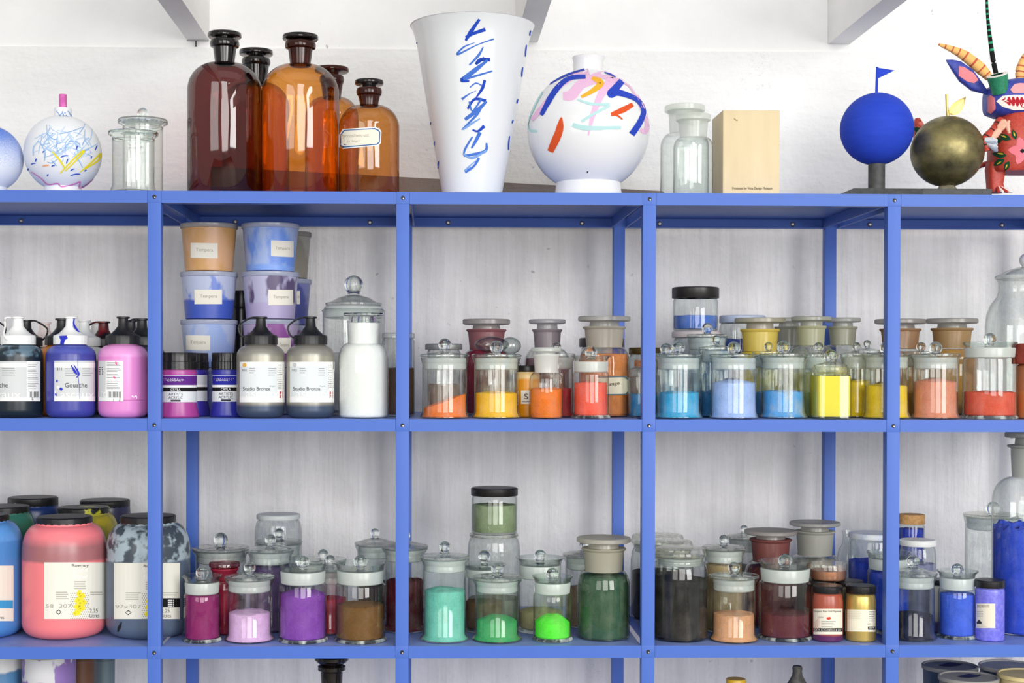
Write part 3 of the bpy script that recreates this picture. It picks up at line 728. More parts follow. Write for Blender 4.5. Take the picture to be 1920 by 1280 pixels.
mk('back_panel', box(B(), (-hw + T + .0002, .05 - T, 0), (hw - T - .0002, .05, H - T - .0002), .0004), ply, root)
d = Decal(src, loc); d.text('Produced by Vitra Design Museum', 1373, 356.5, 75, 6, ink('#3a2c1e')); d.stroke([(1376, 222), (1380, 225), (1383, 226)], 1.5, ink('#8a7350'))
d.build('printed_line', root)
# linen covered case lying at the back
p0, p1 = at(395, 312, .31), at(1246, 358, .43)
z0 = TOPZ[0]; loc = Vector((p0.x, .31, z0)); root = None
L = (Vector((p1.x, .43, 0)) - Vector((p0.x, .31, 0))); u = L.normalized(); n = Vector((-u.y, u.x, 0))
bm = B(); vs = []
for q, h in ((Vector((0, 0, 0)), p0.z - z0), (L, p1.z - z0)):
    for dn in (0, .045):
        for zz in (0, h): vs.append(bm.verts.new(q + n * dn + Vector((0, 0, zz))))
for q in ((0, 1, 3, 2), (4, 6, 7, 5), (0, 4, 5, 1), (2, 3, 7, 6), (0, 2, 6, 4), (1, 5, 7, 3)): bm.faces.new([vs[i] for i in q])
bmesh.ops.bevel(bm, geom=bm.edges[:], offset=.002, segments=2, affect='EDGES')
t = NT('grey_brown_linen'); v = t.coord(); w = t.noise(t.mapv(v, (900, 900, 60)), 1.0, 2.0); w2 = t.noise(t.mapv(v, (60, 60, 900)), 1.0, 2.0)
lm = t.prin({'Base Color': t.mix(t.math('MULTIPLY', t.math('ADD', w, w2), .5), rgba('#6e6259'), rgba('#a2968a')), 'Roughness': .9})
tag(mk('linen_case', bm, lm, None, loc), 'long grey brown linen covered case lying behind the bottles and vases', 'case')
# blue ball with flag
slate = mottled('#3a3b3b', '#484948', 90.0, .6)
def plate(x0, x1, y, Y0, Y1, h, nm=None):
    a, b = at(x0, y, Y0), at(x1, y, Y0); bm = B(); z0 = TOPZ[0]
    return a.x, b.x
klein = NT('matt_ultramarine'); v = klein.coord()
klein = klein.prin({'Base Color': klein.mix(klein.noise(klein.mapv(v, (30, 30, 160)), 1.0, 3.0), rgba('#1f3cb4'), rgba('#2848c4')), 'Roughness': .75, 'Specular IOR Level': .25, 'Normal': klein.bump(klein.noise(klein.mapv(v, (30, 30, 300)), 1.0, 3.0), .12, .002)})
Y = .10; k = mpp(1644, 242, Y); loc = Vector((at(1644, 242, Y).x, Y, TOPZ[0])); z = loc.z
root = thing('ball_sculpture', loc, 'matt ultramarine ball on a grey post, with a small blue flag on top', 'sculpture')
zt = at(1644, 353, .046).z - z
bm = B(); hx = 68 * k; hy = .062
vs = [bm.verts.new(p) for p in ((-hx, -hy, 0), (hx, -hy, 0), (hx, hy, 0), (-hx, hy, 0), (-hx + .008, -hy + .008, zt), (hx - .001, -hy + .008, zt), (hx - .001, hy - .008, zt), (-hx + .008, hy - .008, zt))]
for q in ((0, 1, 5, 4), (1, 2, 6, 5), (2, 3, 7, 6), (3, 0, 4, 7), (4, 5, 6, 7), (3, 2, 1, 0)): bm.faces.new([vs[i] for i in q])
mk('base', bm, slate, root)
zc = at(1644, 242, Y).z - z; R = 67.5 * k
mk('post', lathe(B(), [(0, zt - .001), (15.5 * k, zt - .001), (15.5 * k, zc - R * .955), (0, zc - R * .955)], 32), slate, root)
mk('ball', lathe(B(), arc(0, zc, R, R, -90, 90, 30)[:1] + arc(0, zc, R, R, -90, 90, 30)[1:-1] + [(0, zc + R)], 56), klein, root, smooth=80)
fp = mk('flag_pole', tube(B(), [(-1 * k, 0, zc + R - .004), (.2 * k, 0, zc + 116 * k)], 2.6 * k, 10), klein, root)
bm = B(); zf = zc + 115 * k
vs = [bm.verts.new((x * k, y, zf + zz * k)) for y in (-.0008, .0008) for x, zz in ((0, 0), (33, -5), (2, -20))]
for q in ((0, 2, 1), (3, 4, 5), (0, 1, 4, 3), (1, 2, 5, 4), (2, 0, 3, 5)): bm.faces.new([vs[i] for i in q])
mk('flag', bm, klein, fp)
# bronze apple
t = NT('patinated_bronze'); v = t.coord(); zz = t.n('ShaderNodeSeparateXYZ', {0: v}).outputs[2]
n1 = t.noise(v, 18.0, 5.0, .65); n2 = t.noise(t.mapv(v, (10, 10, 50)), 1.0, 4.0)
f = t.step(t.math('ADD', n1, t.math('MULTIPLY', n2, .5)), .55, .95)
bz = t.prin({'Base Color': t.mix(f, rgba('#4a4733'), rgba('#9f9464')), 'Metallic': .75, 'Roughness': t.n('ShaderNodeMapRange', {0: n1, 1: .3, 2: .7, 3: .55, 4: .34}).outputs[0]})
Y = .10; k = mpp(1776, 284, Y); loc = Vector((at(1776, 284, Y).x, Y, TOPZ[0])); z = loc.z
root = thing('apple_sculpture', loc, 'patinated bronze apple with brass stalk and leaf, beside the flagged blue ball', 'sculpture')
zt = at(1776, 353.5, .046).z - z
bm = B(); xa, xb = at(1728, 355, .05).x - loc.x, at(1858, 355, .05).x - loc.x
mk('base', box(bm, (xa, -.055, 0), (xb, .055, zt), .001), slate, root)
zc = at(1776, 284, Y).z - z; R = 67 * k
mk('foot', lathe(B(), [(0, zt - .0005), (20 * k, zt - .0005), (19 * k, zt + .004), (14 * k, zc - R * .96), (0, zc - R * .96)], 28), mottled('#6e6a58', '#9b937a', 120.0, .5), root)
pr = [(0, zc - R * .975)] + [(R * math.cos(a) * (1 - .00), zc + R * math.sin(a) * (.985)) for a in [math.radians(-90 + 6 * i) for i in range(1, 30)]] + [(0, zc + R * .955)]
mk('apple_body', lathe(B(), pr, 56), bz, root, smooth=80)
brass = NT('pale_brass').prin({'Base Color': rgba('#cdb56a'), 'Metallic': .6, 'Roughness': .4})
st = mk('stalk', tube(B(), [(1 * k, 0, zc + R * .94), (-1 * k, 0, zc + 85 * k), (-1.5 * k, 0, zc + 107 * k)], [3.4 * k, 2.4 * k, 2.9 * k], 12), brass, root)
bm = B(); n = 12; row = []
for i in range(n + 1):
    u = i / n; w = 11.5 * math.sin(PI * u ** .85) * (1 - .15 * u); x = 3 + 32 * u; y = 70 + 33 * u ** 1.3
    tx, ty = .7, .72
    row.append([bm.verts.new(((x + q * ty * w) * k, dy, zc + (y - q * tx * w) * k)) for q, dy in ((-1, 0), (0, -.0016), (1, 0), (0, .0002))])
for a, b in zip(row, row[1:]):
    for i in range(4):
        try: bm.faces.new((a[i], a[(i + 1) % 4], b[(i + 1) % 4], b[i]))
        except ValueError: pass
bmesh.ops.remove_doubles(bm, verts=bm.verts[:], dist=1e-5)
mk('leaf', bm, brass, st)
# carved and painted folk-art beast, cut by the right border
Y = .13; k = mpp(1900, 250, Y); loc = Vector((at(1905, 300, Y).x, Y, TOPZ[0])); z = loc.z
root = thing('carved_beast', loc, 'brightly painted carved wooden beast with blue head, striped horns and red flowered body', 'sculpture')
def P(px, py, dy=0.0):
    q = at(px, py, Y + dy); return q - loc
red = mottled('#a83226', '#c0442f', 260.0, .5, .35, .65); dblue = mottled('#2c3a94', '#3a49ac', 240.0, .5, .35, .65)
def lump(pts, name, mats, parent, sub=2, label=None):
    """closed smooth block from cross sections: (centre, half width x, half depth y) stacked"""
    bm = B(); rows = []
    for c_, hx, hy, axis in pts:
        ring = []
        for i in range(20):
            a = 2 * PI * i / 20; ca, sa = math.cos(a), math.sin(a)
            q = .62; ca = math.copysign(abs(ca) ** q, ca); sa = math.copysign(abs(sa) ** q, sa)
            ring.append(bm.verts.new(c_ + (Vector((ca * hx, sa * hy, 0)) if axis == 'z' else Vector((0, sa * hy, ca * hx)))))
        rows.append(ring)
    for a, b in zip(rows, rows[1:]):
        for i in range(20): bm.faces.new((a[i], a[(i + 1) % 20], b[(i + 1) % 20], b[i]))
    bm.faces.new(rows[0][::-1]); bm.faces.new(rows[-1])
    bmesh.ops.recalc_face_normals(bm, faces=bm.faces[:])
    return bm
def bodypart(name, rows, mats, strokes=None, parent=None, pol=None):
    bm = lump(rows, name, mats, root); src = bm.copy(); mats = list(mats); d = Decal(src, loc, bm, mats)
    for i, (p, w, mm) in enumerate(strokes or []): d.stroke(p, w, mm, .0005 + i * 2e-5, 6)
    for i, (p, mm) in enumerate(pol or []): d.poly(p, mm, .0009 + i * 2e-5)
    return mk(name, bm, mats, parent or root, smooth=50)
pkf, grn, gold, wht = ink('#ee7a86'), ink('#15452c'), ink('#e0c23c'), ink('#f1ece4')
def leafpoly(x, y, L, w, ang):
    ca, sa = math.cos(ang), math.sin(ang)
    return [(x + u * L * ca - q * w * sa, y + u * L * sa + q * w * ca) for u, q in ((0, 0), (.25, .8), (.5, 1), (.8, .6), (1, 0), (.8, -.6), (.5, -1), (.25, -.8))]
pol = []
for a in range(5): pol.append((leafpoly(1917, 283, 27, 9, math.radians(40 + 72 * a)), pkf))
for x, y, L, w, a in ((1888, 292, 28, 6, 3.3), (1884, 298, 24, 6, 2.6), (1892, 302, 20, 5, 2.0), (1896, 262, 26, 6, 3.5), (1905, 262, 20, 5, 4.4), (1880, 262, 18, 5, 2.9)): pol.append((leafpoly(x, y, L, w, a), grn))
for x, y, L, w, a in ((1882, 289, 12, 1.5, 3.3), (1878, 303, 10, 1.4, 2.6), (1889, 308, 9, 1.3, 2.0), (1888, 258, 12, 1.4, 3.5), (1903, 256, 9, 1.3, 4.4)): pol.append((leafpoly(x, y, L, w, a), gold))
pol.append((leafpoly(1912, 283, 10, 4, 0), ink('#1a1a22')))
body = bodypart('torso', [(P(1925, 324), 66 * k, .040, 'z'), (P(1925, 318), 70 * k, .044, 'z'), (P(1925, 270), 68 * k, .046, 'z'), (P(1927, 225), 58 * k, .040, 'z'), (P(1928, 200), 40 * k, .03, 'z')], [red],
                [([(1869, 232 + 9 * i), (1880, 230 + 9 * i)], 2, ink('#c65a44')) for i in range(5)], None, pol)
for dx, nm in ((0, 'a'), (96, 'b')):
    leg = bodypart('leg', [(P(1867 + dx, 361.5), 15 * k, .017, 'z'), (P(1865 + dx, 345), 14 * k, .015, 'z'), (P(1866 + dx, 318), 17 * k, .018, 'z'), (P(1866 + dx, 305), 15 * k, .017, 'z')], [red])
    bm = B()
    for i in range(4): tube(bm, spline([P(1870 + dx + 2 * i, 352, -.012), P(1871 + dx + 6 * i, 357, -.024), P(1872 + dx + 9 * i, 360, -.03)], 3), [4 * k, 3.6 * k, 3.3 * k, 3.2 * k, 3 * k, 2.6 * k, 2 * k], 10, i % 2)
    mk('toes', bm, [ink('#b23a34'), wht], leg)
head = bodypart('head', [(P(1850, 190, 0), 22 * k, .022, 'x'), (P(1853, 190, 0), 26 * k, .028, 'x'), (P(1870, 187, 0), 34 * k, .040, 'x'), (P(1905, 186, 0), 37 * k, .046, 'x'), (P(1945, 186, 0), 36 * k, .046, 'x'), (P(1980, 188, 0), 26 * k, .030, 'x')], [dblue], None, None,
    [([(1868, 190), (1880, 180), (1900, 178), (1925, 178), (1930, 205), (1900, 206), (1880, 200)], wht), ([(1878, 188), (1886, 182), (1904, 181), (1926, 183), (1926, 203), (1906, 199), (1890, 197)], ink('#b01f2c')),
     ([(1853, 182), (1858, 178), (1866, 184), (1867, 204), (1858, 213), (1853, 210)], ink('#e7808a')), ([(1894, 168), (1902, 158), (1912, 156), (1925, 157), (1925, 174), (1900, 175)], ink('#f0a0a4'))]
    + [([(1884 + 8 * i, 180), (1890 + 8 * i, 180), (1888 + 8 * i, 188)], wht) for i in range(5)] + [([(1884 + 8 * i, 200), (1891 + 8 * i, 201), (1887 + 8 * i, 193)], wht) for i in range(5)])
def horn(name, pts, rad, cols, n, parent):
    bm = B(); sp = spline(pts, 10); rr = []
    for i in range(len(sp)):
        u = i / (len(sp) - 1) * (len(rad) - 1); a = int(min(u, len(rad) - 2)); rr.append((rad[a] + (rad[a + 1] - rad[a]) * (u - a)) * k)
    tube(bm, sp, rr, 14)
    bm.faces.ensure_lookup_table()
    N = len(sp) - 1
    for i in range(N):
        mi = 1 if (int(i / N * n * 2) % 4 == 3) else 0
        for q in range(14): bm.faces[i * 14 + q].material_index = mi
    return mk(name, bm, cols, parent)
ye, rs = ink('#f0bd72'), ink('#c05c48')
horn('horn', [P(1855, 146), P(1838, 128), P(1808, 104), P(1784, 92), P(1760, 83)], [7, 11, 9.5, 6, 2], [ye, rs], 16, head)
horn('horn', [P(1912, 152), P(1914, 132), P(1926, 106), P(1950, 84)], [6, 10, 9, 2], [ye, rs], 14, head)
bm = lump([(P(1856, 178), .0015, .002, 'x'), (P(1842, 166), 9 * k, .006, 'x'), (P(1822, 150), 20 * k, .008, 'x'), (P(1800, 134), 19 * k, .008, 'x'), (P(1785, 122), 10 * k, .005, 'x'), (P(1774, 113), .001, .001, 'x')], '', [], root)
src = bm.copy(); mats = [dblue]; d = Decal(src, loc, bm, mats); d.poly([(1798, 124), (1808, 126), (1826, 138), (1834, 150), (1826, 156), (1812, 152), (1798, 142)], ink('#e9868c'), .0008)
mk('ear', bm, mats, head, smooth=50)
bm = lathe(B(), [(0, 0), (15 * k, 0), (19 * k, 33 * k)], 28)
lathe(bm, [(19 * k, 33 * k), (19.4 * k, 34.5 * k), (12 * k, 35 * k)], 28, 1); lathe(bm, [(12 * k, 35 * k), (10 * k, 22 * k), (0, 22 * k)], 28, 2)
bmesh.ops.transform(bm, verts=bm.verts[:], matrix=Matrix.Translation(P(1876, 174, -.026)) @ Matrix.Rotation(-.30, 4, 'Y') @ Matrix.Rotation(.25, 4, 'X'))
mk('snout_tube', bm, [mottled('#1f7a58', '#2a8a66', 200.0, .5), wht, ink('#123c2c')], head)
horn('antenna', [P(1868, 140, -.006), P(1862, 112), P(1856, 70), P(1852, 35), P(1850, 0), P(1849, -50)], [4.4, 4.6, 3.8, 3, 2.4, 1], [ink('#16181a'), ink('#2f9c72')], 34, head)
arm = horn('arm', [P(1876, 226, -.035), P(1862, 244, -.05), P(1848, 262, -.054), P(1850, 282, -.05)], [8, 7, 9, 10], [red, ink('#3a2022')], 10, root)
bm = B()
for i in range(5): tube(bm, spline([P(1872, 246 - 2 * i, -.056), P(1883, 238 - 4 * i + i, -.062), P(1893, 226 + 6 * i, -.066)], 4), [3.4 * k] * 4 + [3 * k] * 4 + [2 * k], 8)
tube(bm, [P(1856, 262, -.054), P(1866, 252, -.056), P(1874, 244, -.057)], [6 * k, 7 * k, 6 * k], 12)
mk('hand', bm, ink('#e9b7a0'), arm)
bm = B()
for i in range(4): tube(bm, [P(1846 + 3 * i, 262 + 3 * i, -.060), P(1860 + 2 * i, 262 + 6 * i, -.064), P(1868, 264 + 6 * i, -.060)], [4 * k, 5 * k, 3.6 * k], 10, i % 2)
mk('hand', bm, [ink('#c8ccd2'), ink('#98a3b4')], arm)
tl = lump([(P(1720, 222, .06), 4 * k, .006, 'z'), (P(1722, 236, .06), 11 * k, .011, 'z'), (P(1722, 252, .06), 9 * k, .010, 'z'), (P(1716, 268, .06), 3 * k, .005, 'z')], '', [], root)
tube(tl, spline([P(1718, 264, .06), P(1745, 300, .065), P(1800, 318, .06), P(1846, 308, .03), P(1870, 300, .02)], 6), 5 * k, 10)
src = tl.copy(); mats = [red]; d = Decal(src, loc, tl, mats); d.poly(leafpoly(1714, 238, 18, 5, .7), grn, .0007); d.poly(leafpoly(1716, 252, 16, 5, -.5), grn, .0007); d.poly(leafpoly(1722, 230, 12, 4, .5), ink('#e27a6e'), .0007)
mk('tail', tl, mats, root, smooth=50)

# ================================================================== middle shelf, paint bottles
GM = 'squeeze bottles of paint on the middle shelf'
GJ = 'pigment jars on the middle shelf'
grey, white, dkt, mid, cream = ink('#cfd2d3'), ink('#eeefed'), ink('#3a3b3d'), ink('#8d9092'), ink('#ece6d2')
def paint_label(d, x0, x1, y0, y1, kind):
    """printed label of a paint bottle, positions in the picture"""
    if kind == 'g1':
        d.rect(x0, y0, x1, y1, grey); d.rect(x0, y0 + 4, x1, y0 + 13, white, .0006); d.rect(x0, y1 - 9, x1, y1, white, .0006)
        d.lines(x0 + 20, y0 + 14.5, x0 + 46, 4, 4, mid); d.lines(x0 + 52, y0 + 14.5, x1 - 4, 4, 4, mid)
        d.text('311', x0 + 5, y0 + 18, 9, 5, dkt)
        d.text('Gouache', x0 + 20, y1 - 26, 41, 8.5, dkt)
        d.text('Lascaux', x0 + 1, y1 - 6, x1 - x0 - 3, 14, white)
    if kind == 'g2':
        d.rect(x0, y0, x1, y1, grey); d.rect(x1 - 25, y0, x1, y1, white, .0006); d.rect(x0, y0 + 4, x1 - 25, y0 + 11, white, .0006); d.rect(x0, y1 - 7, x1, y1, white, .0006)
        d.lines(x0 + 13, y0 + 13, x0 + 38, 4, 4, mid)
        for q in (3, 16, 27, 38, 47): d.lines(x1 - 23, y0 + q, x1 - 3, 3, 3, mid, .9)
        d.text('Gouache', x0 - 17, y1 - 26, 41, 8.5, dkt)
        d.text('Lascaux', x0 - 30, y1 - 6, 78, 14, white)
        bars(d, x1 - 21, y1 - 18, x1 - 2, y1 - 7)
    if kind == 'g3':
        d.rect(x0, y0, x1, y1, grey); d.rect(x0 + 13, y0, x1, y1, white, .0006); d.rect(x0, y1 - 7, x1, y1, white, .0006)
        for q in (3, 14, 25, 36, 46): d.lines(x0 + 15, y0 + q, x1 - 3, 3, 3, mid, .9)
        d.lines(x0 + 1, y0 + 12, x0 + 9, 4, 4, dkt, 1.6)
        d.text('ux', x0 + 0, y1 - 6, 14, 12, white); bars(d, x0 + 18, y1 - 18, x1 - 4, y1 - 7)
    if kind == 'br':
        d.rect(x0, y0, x1, y1, ink('#d9dfe1')); d.rect(x1 - 13, y0, x1, y1, white, .0006); d.rect(x0, y0, x1, y0 + 9, white, .0006); d.rect(x0, y1 - 11, x1, y1, white, .0006)
        d.lines(x0 + 18, y0 + 12, x0 + 30, 3, 4, mid); d.lines(x0 + 53, y0 + 12, x1 - 15, 4, 4, mid); d.lines(x1 - 12, y0 + 6, x1 - 1, 14, 3.4, ink('#6a6c6c'), .8)
        d.text('Studio Bronze', x0 + 6, y0 + 54, 50, 7, dkt); d.text('90 g/ml', x0 + 55, y0 + 47.5, 10, 3, mid)
        d.text('Lascaux', x0 + 1, y1 - 9, 71, 15, white, .0009)
        d.rect(x0 + 73.5, y0 + 56, x0 + 79.5, y0 + 68, ink('#c03540'), .0008); d.rect(x0 + 75.8, y0 + 58, x0 + 77.2, y0 + 66, white, .0010); d.rect(x0 + 74.4, y0 + 61, x0 + 78.6, y0 + 63, white, .0010)
def bars(d, x0, y0, x1, y1):
    r = random.Random(3); x = x0
    while x < x1:
        w = r.choice((.6, .9, 1.4)); d.rect(x, y0, x + w, y1, ink('#5a5b5c'), .0009, nx=1, ny=1); x += w + r.choice((.8, 1.0, 1.5))
def sq(cx, Y, mat, cap, label, strap=0, w=92, **k):
    q = 2.578 / (D + Y); f = lambda y: 690 + (y - 690) * q
    return squeeze(cx, f(593.5), f(629), f(646), w * q, Y, mat, cap, label, GM, 1, strap, **k)
WC = '#eceeec'; KC = '#1d1d1f'
lz = lambda y, Y=.058: at(100, y, Y).z - TOPZ[1]
r, s_, l = sq(34, .058, liquid('#18242e', '#22303a', lz(668), .3, '#5f7888'), WC, 'dark blue black paint bottle with white spout cap, front row by the left border', -2)
d = Decal(s_, l); paint_label(d, -9, 75, 677, 752, 'g2'); d.build('label', r)
r, s_, l = sq(133, .058, liquid('#3d4299', '#4d56ac', lz(662), .3), WC, 'ultramarine blue paint bottle with paint-smeared white spout cap', 0)
d = Decal(s_, l); paint_label(d, 102, 178, 676, 752, 'g1')
ub = ink('#2f37b6')
d.stroke([(133, 684), (140, 696), (144, 702)], [1, 5, 2], ub, .0012); d.stroke([(138, 683), (147, 700), (143, 708)], [1, 4, 1], ub, .0012); d.stroke([(147, 648), (146, 670), (146, 700), (148, 725), (149, 748)], .9, ink('#5a62a8'), .0012)
d.stroke([(111, 724), (108, 728)], 5, white, .0011); d.stroke([(113, 727), (117, 731)], 5, ub, .0012); d.stroke([(107, 716), (108, 712)], 3, ub, .0012); d.stroke([(106, 742), (105, 737)], 3, ub, .0012)
d.build('label', r)
# smears of blue on its cap
q = mpp(133, 640, .058); bm = lathe(B(), [(32.6 * q, lz(646)), (32.6 * q, lz(630.5)), (20 * q, lz(626)), (15.5 * q, lz(611)), (10.2 * q, lz(609.5)), (10 * q, lz(598)), (13.2 * q, lz(597)), (13.2 * q, lz(593.5))], 40)
d = Decal(bm, l); bm.free()
d.poly([(110, 629), (128, 628), (127, 635), (122, 637), (120, 645), (113, 645), (114, 637)], ub); d.stroke([(139, 596), (138, 606), (141, 614), (150, 625)], [2, 3, 4, 2], ub)
d.build('paint_smear', r)
r, s_, l = sq(231, .058, liquid('#d985c6', '#e298d2', lz(668), .3), KC, 'pink paint bottle with black spout cap, front row beside the rack post')
d = Decal(s_, l); paint_label(d, 185.5, 231, 676, 752, 'g3'); pks = ink('#e2649c'); d.stroke([(217, 678), (219, 684)], 3, pks, .0012); d.stroke([(213, 706), (217, 709)], 3, pks, .0012)
d.rect(187, 749.5, 270, 750.5, ink('#b561a2'), .0003); d.stroke([(247, 742), (250, 744)], 3, white); d.stroke([(250, 745), (255, 742), (256, 747)], 2, white)
d.build('label', r)
sq(49, .225, plain('#3b3a40', .35), KC, 'dark paint bottle with black spout cap, behind the dark blue black bottle', 1)
sq(116, .150, plain('#d98218', .35), KC, 'orange paint bottle with black spout cap, between the dark and ultramarine bottles')
sq(-31, .138, plain('#4a4550', .35), KC, 'paint bottle of which only the black cap strap shows at the left border', 1)
pinkcap = mottled('#e6dcd8', '#e3c4bb', 60.0, .5)
sq(84, .370, plain('#cbb6b4', .35), pinkcap, 'paint bottle with pinkish translucent spout cap, at the back near the wall')
sq(158, .240, liquid('#8f8c7c', '#e9ebe6', .10, .3), WC, 'white paint bottle with white spout cap, half behind the ultramarine bottle')
sq(181, .378, plain('#dcdedc', .35), frosted('#e6e4e2', .25), 'small clear spout capped paint bottle, at the back behind the white one', w=66)
sq(194, .318, plain('#7d1420', .35), mottled('#1c1a1b', '#7c1018', 30.0, .4, .5, .6), 'paint bottle with red-smeared black spout cap', -1)
sq(245, .235, plain('#55505a', .35), KC, 'black capped paint bottle just behind the pink one')
sq(266, .150, plain('#3f3a46', .35), KC, 'black capped paint bottle tucked between the pink one and the post', -1)
# acrylic jars
def cryla(cx, Y, wb, col, band, label, x0, x1):
    q = 2.57 / (D + Y); f = lambda y: 690 + (y - 690) * q
    k = mpp(cx, 740, Y); px = k; loc = place(cx, 1, Y, wb / 2 * k, py=740); z = loc.z
    g = lambda y: at(cx, f(y), Y).z - z
    R = wb / 2 * k; root = thing('paint_jar', loc, label, 'jar', 'acrylic paint jars on the middle shelf')
    src = lathe(B(), [(0, .001), (R * .93, .0003), (R * .985, .002), (R, 4 * px), (R * .88, g(758)), (R * .88, g(703)), (R * .9, g(699)), (R * .86, g(693)), (R * .8, g(692))], 56)
    mk('jar_body', src.copy(), plain(col, .3), root)
    mk('cap', lathe(B(), [(R * .84, g(692.5)), (R * .90, g(692.4)), (R * .90, g(678)), (R * .87, g(677)), (R * .87, g(662)), (R * .85, g(660.5)), (0, g(660.5))], 84, rib=-.8 * px, ribn=28), plain('#1b1a1c', .3), root)
    d = Decal(src, loc)
    for a, b, mm in ((703, 754, ink('#d9dde0')), (704, 722, band), (722, 725, white), (725, 734, white), (726.5, 734, ink('#1c1b1d')), (734, 754, ink('#d9dde0'))): d.rect(x0, f(a), x1, f(b), mm, .0004 + (0.0003 if mm != white else .0002) * (a != 703))
    m_ = (x0 + x1) / 2 - 4; 
    d.lines(m_ - 22, f(709), m_ + 18, 2, 3, ink('#c7b8d8'), 1.1); d.text('COBALT', m_ - 16, f(714.5), 30, 3.4, white, .0010) if 'violet' in label else d.text('ULTRAMARINE', m_ - 18, f(714.5), 22, 3, white, .0010)
    d.text('CRYLA', m_ - 9, f(733), 18, 5, white, .0010); d.text('ARTISTS', m_ - 13, f(741.5), 26, 5, dkt, .0010); d.text('ACRYLIC', m_ - 13, f(748), 26, 5, dkt, .0010); d.rect(m_ - 9, f(749.5), m_ + 9, f(753), dkt, .0009)
    d.build('label', root)
cryla(334, .066, 78, '#a8428f', ink('#5d2a86'), 'violet pink acrylic jar with black ribbed cap, beside the rack post', 297, 370)
cryla(358, .143, 74, '#39309a', ink('#cfd2d6'), 'indigo acrylic jar with black cap, behind the violet pink jar', 324, 388)
cryla(426, .10, 66, '#2b2f92', ink('#2a2c98'), 'ultramarine acrylic jar with black cap, left of the grey bronze bottles', 399, 456)
def brz(): 
    t = NT('metallic_paint'); v = t.coord(); zz = t.n('ShaderNodeSeparateXYZ', {0: v}).outputs[2]
    base = t.mix(t.step(zz, .020, .026), rgba('#48556a'), rgba('#a09d90')); base = t.mix(t.step(zz, lz(668), lz(664)), base, rgba('#94928a'))
    return t.prin({'Base Color': base, 'Roughness': .34, 'Metallic': .35})
bm_ = brz()
for cx, nm, num, cc, st in ((489, 'grey metallic paint bottle with a gold dot on its label, left of its twin', '991', '#e0ae52', -1), (582, 'grey metallic paint bottle with a silver dot on its label, beside the white powder bottle', '993', '#c3c6ca', -1)):
    r, s_, l = sq(cx, .058, bm_, KC, nm, st, w=90)
    d = Decal(s_, l); x0 = cx - 39 + (1 if cx > 500 else 0); paint_label(d, x0, x0 + 83, 678, 754, 'br')
    d.poly([(x0 + 9 + 3.8 * math.cos(a), 684 + 4 * math.sin(a)) for a in [PI / 5 * i for i in range(10)]], ink(cc), .0009); d.text(num, x0 + 4, 696.5, 9, 5, mid); d.build('label', r)
# tubs of tempera
GTB = 'stacked plastic tubs of tempera on the middle shelf'
def tubmat(base, smear, lo=.47, hi=.56, low=None, z=0, scale=28.0):
    t = NT('smeared_tub_plastic'); v = t.coord()
    f = t.step(t.noise(t.mapv(v, (1, 1, .55)), scale, 3.0, .5), lo, hi); c_ = t.mix(f, rgba(base), rgba(smear))
    if low:
        zz = t.n('ShaderNodeSeparateXYZ', {0: v}).outputs[2]; zz = t.math('ADD', zz, t.math('MULTIPLY', t.math('SUBTRACT', t.noise(v, 30.0), .5), .014)); c_ = t.mix(t.step(zz, z - .002, z + .002), rgba(low), c_)
    return t.prin({'Base Color': c_, 'Roughness': .38})
def stack(cx, Y, items, wt, wb, lv, ytops):
    z = TOPZ[lv]; k = None
    for (mat, label, lab, lidc), (yt, yb) in zip(items, ytops):
        r, s_, l, H = tub(cx, yt, yb, wt, wb, Y, mat, label, GTB, lv, z0=z + .0003, lidcol=lidc)
        z = l.z + H - 3 * mpp(cx, yt, Y) * 0
        if lab:
            d = Decal(s_, l); x0, y0, x1, y1, sk = lab; d.rect(x0, y0, x1, y1, ink('#ece8dc'), .0006, skew=sk); d.text('Tempera', x0 + (x1 - x0) * .2, y0 + (y1 - y0) * .62 + sk * .2, (x1 - x0) * .62, 8, ink('#b0aca2'), .0012, sk * .6); d.build('label', r, 'white paper label')
PT = '#d2d8ec'
stack(392, .27, [(tubmat('#aab6d6', '#98a8d0', low='#8d9fd2', z=.03), 'pale blue tempera tub, lowest of the stack behind the acrylic jars', None, PT),
    (tubmat('#aebbdc', '#96acdf', .5, .56, '#7f9de0', .018), 'pale blue tempera tub with white label, third from the top behind the acrylic jars', (349, 628, 394, 656, 1), PT),
    (tubmat('#b3bcd8', '#6a83cf', .58, .63, '#3f58b8', .036), 'tempera tub filled blue to half its height, under the ochre tub', (365, 543, 416, 570, 0), PT),
    (tubmat('#cf9f66', '#d8a982', .45, .6), 'ochre orange tempera tub, topmost of the left stack of tubs', (358, 455, 408, 483, 1), '#c9c6c6')], 107, 88, 1, [(690, 781), (600, 690), (511, 598), (421, 510)])
stack(507, .255, [(tubmat('#a9a4c4', '#8f7db4'), 'mauve tempera tub, lowest of the stack behind the grey metallic bottles', None, PT),
    (tubmat('#b7a6c8', '#8d4f98', .48, .54), 'purple stained tempera tub showing just above the grey metallic bottles', (519, 633, 545, 662, 0), PT),
    (tubmat('#b6b4d2', '#584a70', .52, .57, '#b0a6cc', .030, 22.0), 'tempera tub with dark purple blotches and white label, under the clear blue tub', (503, 543, 549, 572, 0), PT),
    (tubmat('#9fb4e2', '#6890e2', .45, .58, '#7ea3ea', .012), 'light blue tempera tub, topmost of the right stack of tubs', (508, 450, 550, 480, 2), PT)], 108, 90, 1, [(690, 781), (600, 690), (511, 598), (421, 510)])
